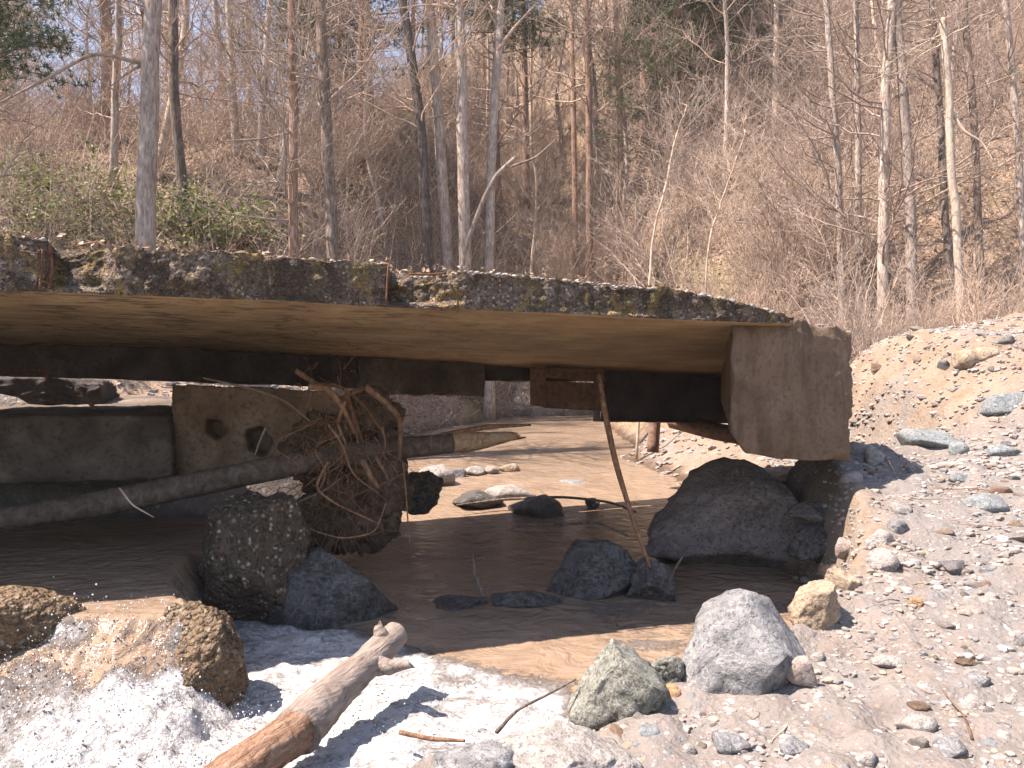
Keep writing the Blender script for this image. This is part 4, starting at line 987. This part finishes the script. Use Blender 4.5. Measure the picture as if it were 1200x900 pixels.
def build_tree(name, label, pts, rad, bark, twig, seed, group=None, nb=16, b0=.35, crown=1.0, droop=.25, blen=(.12, .3), fine=420, extra=None, root=None):
    rs = np.random.RandomState(seed); Q = trunk_path(pts, 26)
    Q[1:-1] += np.cumsum(rs.normal(size=(24, 3)), 0)*np.array([.012, .012, 0])
    rr = np.interp(np.linspace(0, 1, 26), np.linspace(0, 1, len(rad)), rad)
    t = empty(name, Q[0] if root is None else root, label, 'tree', group)
    mb = MB(); k = 12
    m2 = MB().tubes(Q, rr, k, True); V = m2.V[0]; c = np.repeat(Q, k, 0); V = c+(V-c)*(1+.10*fbm(V, 4, 3, .6, seed))[:, None]
    flare = np.repeat(np.clip(1-np.arange(26)/1.6, 0, 1), k); V = c+(V-c)*(1+.45*flare)[:, None]
    mb.add(V, [f for f, _ in m2.F])
    o1 = obj('trunk', mb, bark, t)
    mb = MB()
    B, BR = spawn(rs, Q[None], rr[None], int(nb*1.5), b0, .98, blen, (50, 95), droop, .24, 8, .2)
    mb.tubes(B, BR, 6)
    B2, R2 = spawn(rs, B, BR, nb*10, .15, 1, (.25, .6), (30, 70), .08, .55, 6, .2); mb.tubes(B2, R2, 4)
    B3, R3 = spawn(rs, B2, R2, int(fine*1.5), .15, 1, (.35, .8), (25, 60), .06, .6, 5, .16, .0035); mb.tubes(B3, R3, 3)
    if extra:
        for pp, rd in extra: logmesh(mb, pp, rd, 8, 20, .1, seed)
    o2 = obj('branches', mb, twig, t)
    KIDS[t.name] = [o1, o2]
    return t
def px_tree(label, base, pix, wpx, bark, seed, top=4.5, twig=None, name='bare_tree', extra=(), **kw):
    """tree surveyed from the photograph: base (px, distance), trunk centreline pixels from foot to frame top"""
    d = base[1]; pts = [P(x, y, d) for x, y in pix]
    g = gz(pts[0][0], d); pts[0] = np.array([pts[0][0], d, g-.1])
    dv = pts[-1]-pts[-2]; dv = dv/np.linalg.norm(dv); pts.append(pts[-1]+dv*top)
    r0 = wpx*d/900/2; ex = [([P(*q) for q in pp], rd) for pp, rd in extra]
    return build_tree(name, label, pts, [r0, r0*.9, r0*.78, r0*.35], bark, twig or M_TWIG, seed, extra=ex, **kw)
px_tree('thickest grey trunk standing behind the left end of the deck', (166, 14.5), [(166, 290), (172, 150), (180, 0)], 24, M_BARKG, 1, b0=.62, nb=9, extra=[([(168, 75, 14.5), (110, 60, 14.0), (50, 95, 13.5), (0, 120, 13)], [.04, .035, .025, .012]), ([(168, 75, 14.5), (150, 85, 14.3), (125, 105, 14)], [.03, .02, .008])])
px_tree('slim dark crooked trunk right of the thickest grey trunk', (217, 17), [(219, 255), (206, 130), (205, 0)], 13, M_BARKD, 2)
px_tree('slender grey trunk among bare twigs at the left', (277, 21), [(278, 250), (273, 120), (270, 0)], 10, M_BARKG, 3)
px_tree('straight slender orange barked pine behind the deck', (346, 15), [(347, 305), (342, 150), (341, 0)], 12, M_BARKO, 4, b0=.2, droop=.0, name='pine_tree', extra=[([(341, 155, 15), (310, 163, 14.8), (265, 165, 14.6)], [.025, .02, .012])])
px_tree('reddish leaning trunk right of the orange pine', (396, 15), [(398, 308), (386, 150), (375, 0)], 15, M_BARKD, 5, droop=.1)
px_tree('darkest leaning trunk of the middle clump', (507, 22), [(508, 315), (494, 160), (472, 0)], 13, M_BARKD, 6)
px_tree('second trunk of the middle clump with flaky bark', (529, 22.4), [(530, 315), (514, 150), (505, 0)], 14, M_BARKG, 7, b0=.55)
px_tree('straight pale trunk in the centre of the middle clump', (546, 21.8), [(546, 318), (543, 150), (538, 0)], 15, M_BARKG, 8, b0=.55, extra=[([(538, 10, 21.8), (500, 5, 21.5), (455, 12, 21.2)], [.04, .03, .015])])
px_tree('rightmost trunk of the middle clump leaning right with a side limb', (572, 22), [(573, 318), (575, 200), (587, 0)], 12, M_BARKG, 9, b0=.6, extra=[([(583, 60, 22), (600, 35, 21.8), (628, 5, 21.6)], [.05, .04, .02])])
px_tree('slim reddish pine standing alone right of the middle clump', (691, 26.5), [(691, 315), (690, 150), (686, 0)], 9, M_BARKO, 10, name='pine_tree', droop=.0)
px_tree('thin far trunk left of the slim reddish pine', (673, 27), [(676, 200), (673, 100), (670, 0)], 7, M_BARKO, 11, name='pine_tree')
px_tree('thin far trunk right of the slim reddish pine', (727, 27), [(727, 190), (725, 100), (722, 0)], 8, M_BARKO, 12, name='pine_tree')
px_tree('leftmost slim trunk of the right hand stand', (988, 18), [(990, 388), (982, 200), (968, 0)], 9, M_BARKG, 13, b0=.15, droop=.05, nb=26)
px_tree('straight slim trunk second in the right hand stand', (1005, 18.5), [(1006, 388), (1005, 200), (1003, 0)], 8, M_BARKG, 14, b0=.15, droop=.05, nb=26)
px_tree('thick pinkish trunk in the middle of the right hand stand', (1036, 17), [(1036, 398), (1035, 200), (1044, 0)], 13, M_BARKG, 15, b0=.15, droop=.05, nb=26)
px_tree('thick pale trunk bending left at the top of the right hand stand', (1070, 17), [(1071, 398), (1064, 180), (1050, 0)], 13, M_BARKG, 16, b0=.2, droop=.05, nb=24)
px_tree('slim dark trunk rising from the bank crest', (1115, 17), [(1118, 380), (1108, 200), (1098, 40)], 9, M_BARKD, 17, b0=.4, top=3)
px_tree('slim dark leaning trunk near the right edge', (1150, 17), [(1156, 370), (1140, 150), (1126, 0)], 9, M_BARKD, 18, b0=.3)
px_tree('pale slim trunk at the right edge of the photo', (1198, 17), [(1203, 360), (1194, 180), (1178, 0)], 9, M_BARKG, 19, b0=.3)
px_tree('broken pale dead trunk with a snapped top near the right edge', (1120, 15.5), [(1130, 375), (1117, 200), (1105, 28)], 10, M_BARKP, 20, top=.12, nb=9, fine=60, b0=.45, twig=M_BARKP, droop=-.3, blen=(.15, .4),
        extra=[([(1115, 130, 15.5), (1130, 155, 15.4), (1150, 165, 15.3), (1165, 190, 15.2)], [.035, .03, .02, .01])])
px_tree('leaning pale sapling behind the middle of the deck', (762, 15), [(745, 320), (762, 270), (788, 168)], 3.2, M_TWIG, 22, top=.8, nb=34, fine=160, twig=M_TWIG2)
px_tree('thin sapling leaning right above the right half of the deck', (830, 16), [(815, 335), (830, 270), (850, 215)], 2.6, M_TWIG, 23, top=1.2, nb=34, fine=120, twig=M_TWIG2)
br = stick('broken_branch', 'snapped branch with an orange torn tip leaning on the middle clump', [(605, 184, 21), (582, 205, 21.1), (566, 235, 21.2), (545, 290, 21.3), (540, 330, 21.3)], [.06, .07, .065, .06, .06], M_BARKG, 'branch', seed=40)
stick('broken_branch', 'dead branch lying on the slope right of the middle clump', [(650, 165, 19), (628, 185, 18.8), (600, 195, 18.6)], [.02, .03, .03], M_BARKD, 'branch', seed=41)

# background trees: a few kinds, copied
rs = np.random.RandomState(21)
def proto_tree(kind, seed):
    r = np.random.RandomState(seed)
    if kind == 'sap':
        h = r.uniform(7.5, 10); pts = [np.array([0, 0, -.3]), np.array([r.normal()*.25, r.normal()*.25, h*.4]), np.array([r.normal()*.5, r.normal()*.5, h*.75]), np.array([r.normal()*.7, r.normal()*.7, h])]
        return build_tree('bare_tree', 'bare tree', pts, [.085, .07, .045, .012], M_BARKG, M_TWIG, seed, None, 26, .12, blen=(.16, .34), fine=700, droop=.22)
    h = r.uniform(12, 15); pts = [np.array([0, 0, -.3]), np.array([r.normal()*.15, r.normal()*.15, h*.4]), np.array([r.normal()*.3, r.normal()*.3, h*.75]), np.array([r.normal()*.4, r.normal()*.4, h])]
    return build_tree('pine_tree', 'pine tree', pts, [.15, .12, .08, .02], M_BARKO, M_TWIG, seed, None, 42, .12, blen=(.10, .22), fine=500, droop=.02)
sap = [proto_tree('sap', 200+k) for k in range(5)]; tall = [proto_tree('tall', 220+k) for k in range(3)]
# evergreen crowns
def add_needles(t, seed, n=2600, z0=.45, spread=.16):
    r = np.random.RandomState(seed); h = 13.5; mb = MB()
    nb = 60; zz = h*r.uniform(z0, 1.02, nb); aa = r.uniform(0, 6.28, nb); L = (1.15-zz/h)*h*spread*2.2*r.uniform(.6, 1.1, nb)
    P0 = np.stack([0*zz, 0*zz, zz], 1); D = np.stack([np.cos(aa), np.sin(aa), r.uniform(-.1, .35, nb)], 1)
    s = np.linspace(0, 1, 5); br_ = P0[:, None]+D[:, None]*(L[:, None]*s)[..., None]; mb.tubes(br_, np.linspace(.03, .008, 5)[None].repeat(nb, 0), 4, mi=1)
    i = r.randint(0, nb, n); tt = r.uniform(.2, 1.05, n); c = P0[i]+D[i]*(L[i]*tt)[:, None]+r.normal(size=(n, 3))*.16
    m = 16; d = r.normal(size=(n, m, 3)); d /= np.linalg.norm(d, axis=2, keepdims=True); d[..., 2] += .3; ln = r.uniform(.10, .2, (n, m, 1)); sd = np.cross(d, r.normal(size=(n, m, 3))); sd /= np.linalg.norm(sd, axis=2, keepdims=True)+1e-6
    cc = np.repeat(c[:, None], m, 1); wd = .012
    tri = np.stack([cc+sd*wd, cc-sd*wd, cc+d*ln], 2).reshape(-1, 3)
    mb.add(tri, np.arange(len(tri)).reshape(-1, 3), 0)
    o = obj('needles', mb, [M_NEEDLE, M_BARKD], t); KIDS[t.name].append(o)
ever = []
for k in range(2):
    t = proto_tree('tall', 240+k); add_needles(t, 250+k, 2600, .38+.12*k); ever.append(t)
young = proto_tree('tall', 244); add_needles(young, 254, 3600, .14, .2)

used = set()
def place_tree(pool, x, y, sc, label, group, rz=None):
    src = pool[rs.randint(len(pool))]
    o = src if src.name not in used else copy_tree(src)
    used.add(src.name)
    o.location = (x, y, gz(x, y)); o.rotation_euler = (rs.normal()*.03, rs.normal()*.03, rs.uniform(0, 6.28)); o.scale = (sc, sc, sc*rs.uniform(.9, 1.15))
    tag(o, label, 'tree', group); return o
def hill_pt(y0, y1, spread=.78):
    while True:
        y = math.sqrt(rs.uniform(y0*y0, y1*y1)); x = rs.uniform(-spread, spread)*y
        if x < -6 and y > 26 and rs.uniform() < .75: continue
        if y > tab(x, Y0)+1.2 or (x > 4 and y > 16): return x, y
for k in range(105):
    x, y = hill_pt(18, 52)
    place_tree(sap, x, y, rs.uniform(.7, 1.25), 'bare thin tree among many on the wooded slope', 'bare trees on the wooded slope')
for k in range(26):
    x, y = hill_pt(22, 60)
    place_tree(tall, x, y, rs.uniform(.85, 1.2), 'tall straight pine trunk far up the wooded slope', 'pine trunks up the wooded slope')
# skyline trees on the left ridge
for k in range(13):
    y = rs.uniform(29, 36); x = rs.uniform(-.75, -.28)*y
    place_tree(sap, x, y, rs.uniform(.7, 1.1), 'bare tree on the left ridge against the blue sky', 'bare trees along the left ridge')
EV = [(.23, 27), (.17, 30), (.28, 31), (.2, 34), (-.23, 27), (-.19, 30), (-.02, 34), (.02, 36), (.2, 42), (.26, 38), (.15, 46), (.3, 47), (.34, 44), (.10, 50), (.42, 52), (-.24, 40), (-.13, 42), (.55, 40), (.62, 46), (.22, 56), (.0, 58), (.48, 60)]
for k, (rx, y) in enumerate(EV):
    place_tree(ever, rx*y, y, rs.uniform(.95, 1.25), 'evergreen pine with dusky green needles high on the slope', 'evergreen pines high on the slope')
for rx, y, sc in ((.20, 27, .62), (.255, 29, .7), (.23, 33, .75), (.29, 34, .7), (.165, 34, .7), (-.25, 25, .6), (-.215, 28, .66), (-.28, 30, .62), (.34, 33, .6), (-.655, 22, .6)):
    place_tree([young], rx*y, y, sc, 'young dusky green pine with needles down to its lower stem', 'young green pines on the slope')
e1 = place_tree(ever, -.70*13.5, 13.5, .78, 'evergreen pine whose green needles hang in at the top left corner', None)

# shrubs: many-stemmed bare bushes, copied
def proto_shrub(seed, mat, h=2.4, stems=12, fine=520):
    r = np.random.RandomState(seed); n = stems; a = r.uniform(0, 6.28, n); lean = r.uniform(.15, .8, n)
    d = np.stack([np.cos(a)*lean, np.sin(a)*lean, np.ones(n)], 1); d /= np.linalg.norm(d, axis=1)[:, None]
    s = np.linspace(0, 1, 8); L = h*r.uniform(.6, 1.15, n); Pp = (d[:, None]*(L[:, None]*s)[..., None]); Pp += np.cumsum(r.normal(size=(n, 8, 3)), 1)*.045*h/2
    Pp[:, 0] = r.normal(size=(n, 3))*np.array([.15, .15, 0])-np.array([0, 0, .15])
    Rr = (.014*(1-.75*s))[None].repeat(n, 0)*r.uniform(.6, 1.3, (n, 1))
    mb = MB().tubes(Pp, Rr, 5); B, BR = spawn(r, Pp, Rr, n*7, .15, .98, (.2, .5), (25, 70), .15, .65, 6, .2, .0035); mb.tubes(B, BR, 4)
    B2, R2 = spawn(r, B, BR, fine, .1, 1, (.3, .9), (25, 70), .05, .7, 5, .22, .003); mb.tubes(B2, R2, 3)
    return obj('bare_shrub', mb, mat)
sh = [proto_shrub(400+k, (M_TWIG, M_TWIG2)[k % 2], 2.2+.25*k, 9+k, 420) for k in range(6)]
def place_shrub(x, y, sc, label, group):
    src = sh[rs.randint(len(sh))]; o = src if src.name not in used else src.copy()
    if src.name in used: COL.objects.link(o)
    used.add(src.name); o.location = (x, y, gz(x, y)); o.rotation_euler = (rs.normal()*.12, rs.normal()*.12, rs.uniform(0, 6.28)); o.scale = (sc, sc, sc*rs.uniform(.7, 1.1)); tag(o, label, 'shrub', group)
for k in range(200):
    x, y = hill_pt(14.5, 44)
    place_shrub(x, y, rs.uniform(.7, 1.35), 'bare twiggy shrub in the thicket covering the slope', 'bare shrubs on the slope')
for k in range(60):
    y = rs.uniform(19, 33); x = rs.uniform(.08, .48)*y
    if y < tab(x, Y0)+.5: y = tab(x, Y0)+rs.uniform(.5, 8)
    place_shrub(x, y, rs.uniform(.8, 1.5), 'bare twiggy shrub in the thicket covering the slope', 'bare shrubs on the slope')
for k in range(38):
    y = rs.uniform(13.6, 17.5); x = rs.uniform(.38, .70)*y
    place_shrub(x, y, rs.uniform(.4, .85), 'dry pale shrub behind the gravel bank on the right', 'dry shrubs behind the gravel bank')
# brush: low mass of dead twigs on the slope
mb = MB(); n = 26000; yy = np.sqrt(rs.uniform(14.**2, 46.**2, n)); xx = rs.uniform(-.78, .8, n)*yy
ok = yy > tab(xx, Y0)-.5*(xx > 3); xx, yy = xx[ok], yy[ok]; n = len(xx); zz = H(xx, yy)+ZC
az = rs.uniform(0, 6.28, n); el = np.abs(rs.normal(0, .6, n)); L = rs.uniform(.3, 1.5, n)
D = np.stack([np.cos(az)*np.cos(el), np.sin(az)*np.cos(el), np.sin(el)], 1); s = np.linspace(0, 1, 5)
Pp = np.stack([xx, yy, zz+rs.uniform(-.05, .7, n)], 1)[:, None]+D[:, None]*(L[:, None]*s)[..., None]; Pp += np.cumsum(rs.normal(size=(n, 5, 3)), 1)*.05
mb.tubes(Pp, (.007*(1-.6*s))[None]*rs.uniform(.5, 1.6, (n, 1)), 3)
obj('brushwood', mb, M_TWIG2, kind='stuff', label='mass of dead twigs and brush over the slope')
n = 20000; yy = np.sqrt(rs.uniform(15.**2, 50.**2, n)); xx = rs.uniform(-.78, .8, n)*yy
ok = yy > tab(xx, Y0)+.8-1.2*(xx > 3); xx, yy = xx[ok], yy[ok]; n = len(xx); zz = H(xx, yy)+ZC
D = rs.normal(size=(n, 3))*np.array([.55, .55, .2])+np.array([0, 0, .9]); D /= np.linalg.norm(D, axis=1)[:, None]; L = rs.uniform(.8, 3.6, n)*rs.uniform(.5, 1, n)*np.where((xx < -5) & (yy > 26), .35, 1)
s = np.linspace(0, 1, 7); Pp = np.stack([xx, yy, zz-.05], 1)[:, None]+D[:, None]*(L[:, None]*s)[..., None]; Pp += np.cumsum(rs.normal(size=(n, 7, 3)), 1)*.05
Pp[:, :, 2] -= (.28*L[:, None]*s**2*(rs.uniform(size=(n, 1)) < .5)); Rr = (.011*(1-.75*s))[None]*rs.uniform(.4, 1.4, (n, 1))
mb = MB().tubes(Pp, Rr, 3); B, BR = spawn(rs, Pp, Rr, 34000, .2, 1, (.2, .6), (25, 75), .02, .65, 5, .2, .003); mb.tubes(B, BR, 3)
obj('thicket', mb, M_TWIG2, kind='stuff', label='mass of thin bare stems filling the wooded slope')
# dry leaves on the slope and the deck edge
def leaf_quads(c, size, r, flat=.5):
    n = len(c); nrm = r.normal(size=(n, 3))*flat+np.array([0, 0, 1.]); nrm /= np.linalg.norm(nrm, axis=1)[:, None]
    a = np.cross(nrm, r.normal(size=(n, 3))); a /= np.linalg.norm(a, axis=1)[:, None]; b = np.cross(nrm, a); s = (size*r.uniform(.5, 1.2, n))[:, None]
    V = np.stack([c-a*s, c-b*s*.55+nrm*s*.15, c+a*s, c+b*s*.55+nrm*s*.15], 1).reshape(-1, 3); return V, np.arange(n*4).reshape(-1, 4)
n = 26000; yy = np.sqrt(rs.uniform(13**2, 34**2, n)); xx = rs.uniform(-.75, .75, n)*yy; ok = yy > tab(xx, Y0)-.3; xx, yy = xx[ok], yy[ok]
V, F = leaf_quads(np.stack([xx, yy, H(xx, yy)+ZC+rs.uniform(.01, .1, len(xx))], 1), .065, rs)
mb = MB().add(V, F)
n = 1500; uq = rs.uniform(-4, 5.2, n); vq = rs.uniform(.0, .25, n); c = front(uq)*(1-vq)[:, None]+rear(uq)*vq[:, None]; zt = np.interp(uq, [-5, 0, 2.6, 5.0, 5.45], [1.17, 1.15, 1.115, 1.04, .99])+ZC+.04
V, F = leaf_quads(np.stack([c[:, 0], c[:, 1], zt], 1), .03, rs); mb.add(V, F)
obj('leaves', mb, M_LITTER, kind='stuff', label='dry brown leaves lying on the slope and the deck', smooth=False)
# brambles with green leaves behind the left of the deck
def proto_bramble(seed):
    r = np.random.RandomState(seed); n = 16; a = r.uniform(0, 6.28, n); s = np.linspace(0, 1, 9); L = r.uniform(.6, 1.5, n)
    Pp = np.stack([np.cos(a)[:, None]*L[:, None]*s, np.sin(a)[:, None]*L[:, None]*s, (L[:, None]*1.5*s*(1-s*.75))+0*s], 2); Pp += np.cumsum(r.normal(size=Pp.shape), 1)*.02
    mb = MB().tubes(Pp, (.006*(1-.5*s))[None].repeat(n, 0), 4, mi=1)
    m = 380; i = r.randint(0, n, m); k = r.randint(1, 9, m); c = Pp[i, k]+r.normal(size=(m, 3))*np.array([.14, .14, .10]); V, F = leaf_quads(c, .055, r, .7); mb.add(V, F, 0)
    return obj('bramble', mb, [M_IVY, M_TWIG], smooth=False)
brm = [proto_bramble(500+k) for k in range(3)]
BR = [(10, 245), (40, 225), (75, 250), (105, 262), (140, 245), (60, 275), (20, 280), (110, 285), (225, 255), (250, 272), (205, 275), (285, 285), (140, 280), (235, 290), (30, 255), (90, 232), (195, 250), (265, 292)]
for k, (px, py) in enumerate(BR):
    g = hit(px, py+6, 12.5, 40); x, d = g[0], g[1]
    src = brm[k % 3]; o = src if k < 3 else src.copy()
    if k >= 3: COL.objects.link(o)
    o.location = (x, d, g[2]-.05); sc = rs.uniform(.8, 1.2)*d/15; o.scale = (sc, sc, sc); o.rotation_euler = (0, 0, rs.uniform(0, 6.28))
    tag(o, 'green leaved bramble clump growing behind the left part of the deck', 'bramble', 'green brambles behind the deck')
# yellow way mark on a far trunk
g = P(932, 216, 22); V, F = rock_verts(9, (.26, .05, .24), 3, 3)
obj('way_mark', MB().add(V+g, F), M_YELLOW, loc=g, label='small round yellow mark in the twigs above the deck end', cat='sign')

# ------------------------------------------------------------------ thin haze volume added to brighten the far forest
V, F, T = boxgrid(1, 1, 1)
mb = MB().add((V-np.array([.5, 0, 0]))*np.array([304, 224, 90])+np.array([0, -62, -4]), F)
hm = bpy.data.materials.new('haze'); hm.use_nodes = True; hm.node_tree.nodes.clear()
hv = hm.node_tree.nodes.new('ShaderNodeVolumePrincipled'); ho = hm.node_tree.nodes.new('ShaderNodeOutputMaterial')
hv.inputs['Color'].default_value = (.95, .93, .92, 1); hv.inputs['Density'].default_value = .0006; hv.inputs['Anisotropy'].default_value = .2
hm.node_tree.links.new(hv.outputs[0], ho.inputs['Volume'])
obj('haze', mb, hm, kind='stuff', label='thin pale haze added to brighten the far forest', smooth=False)
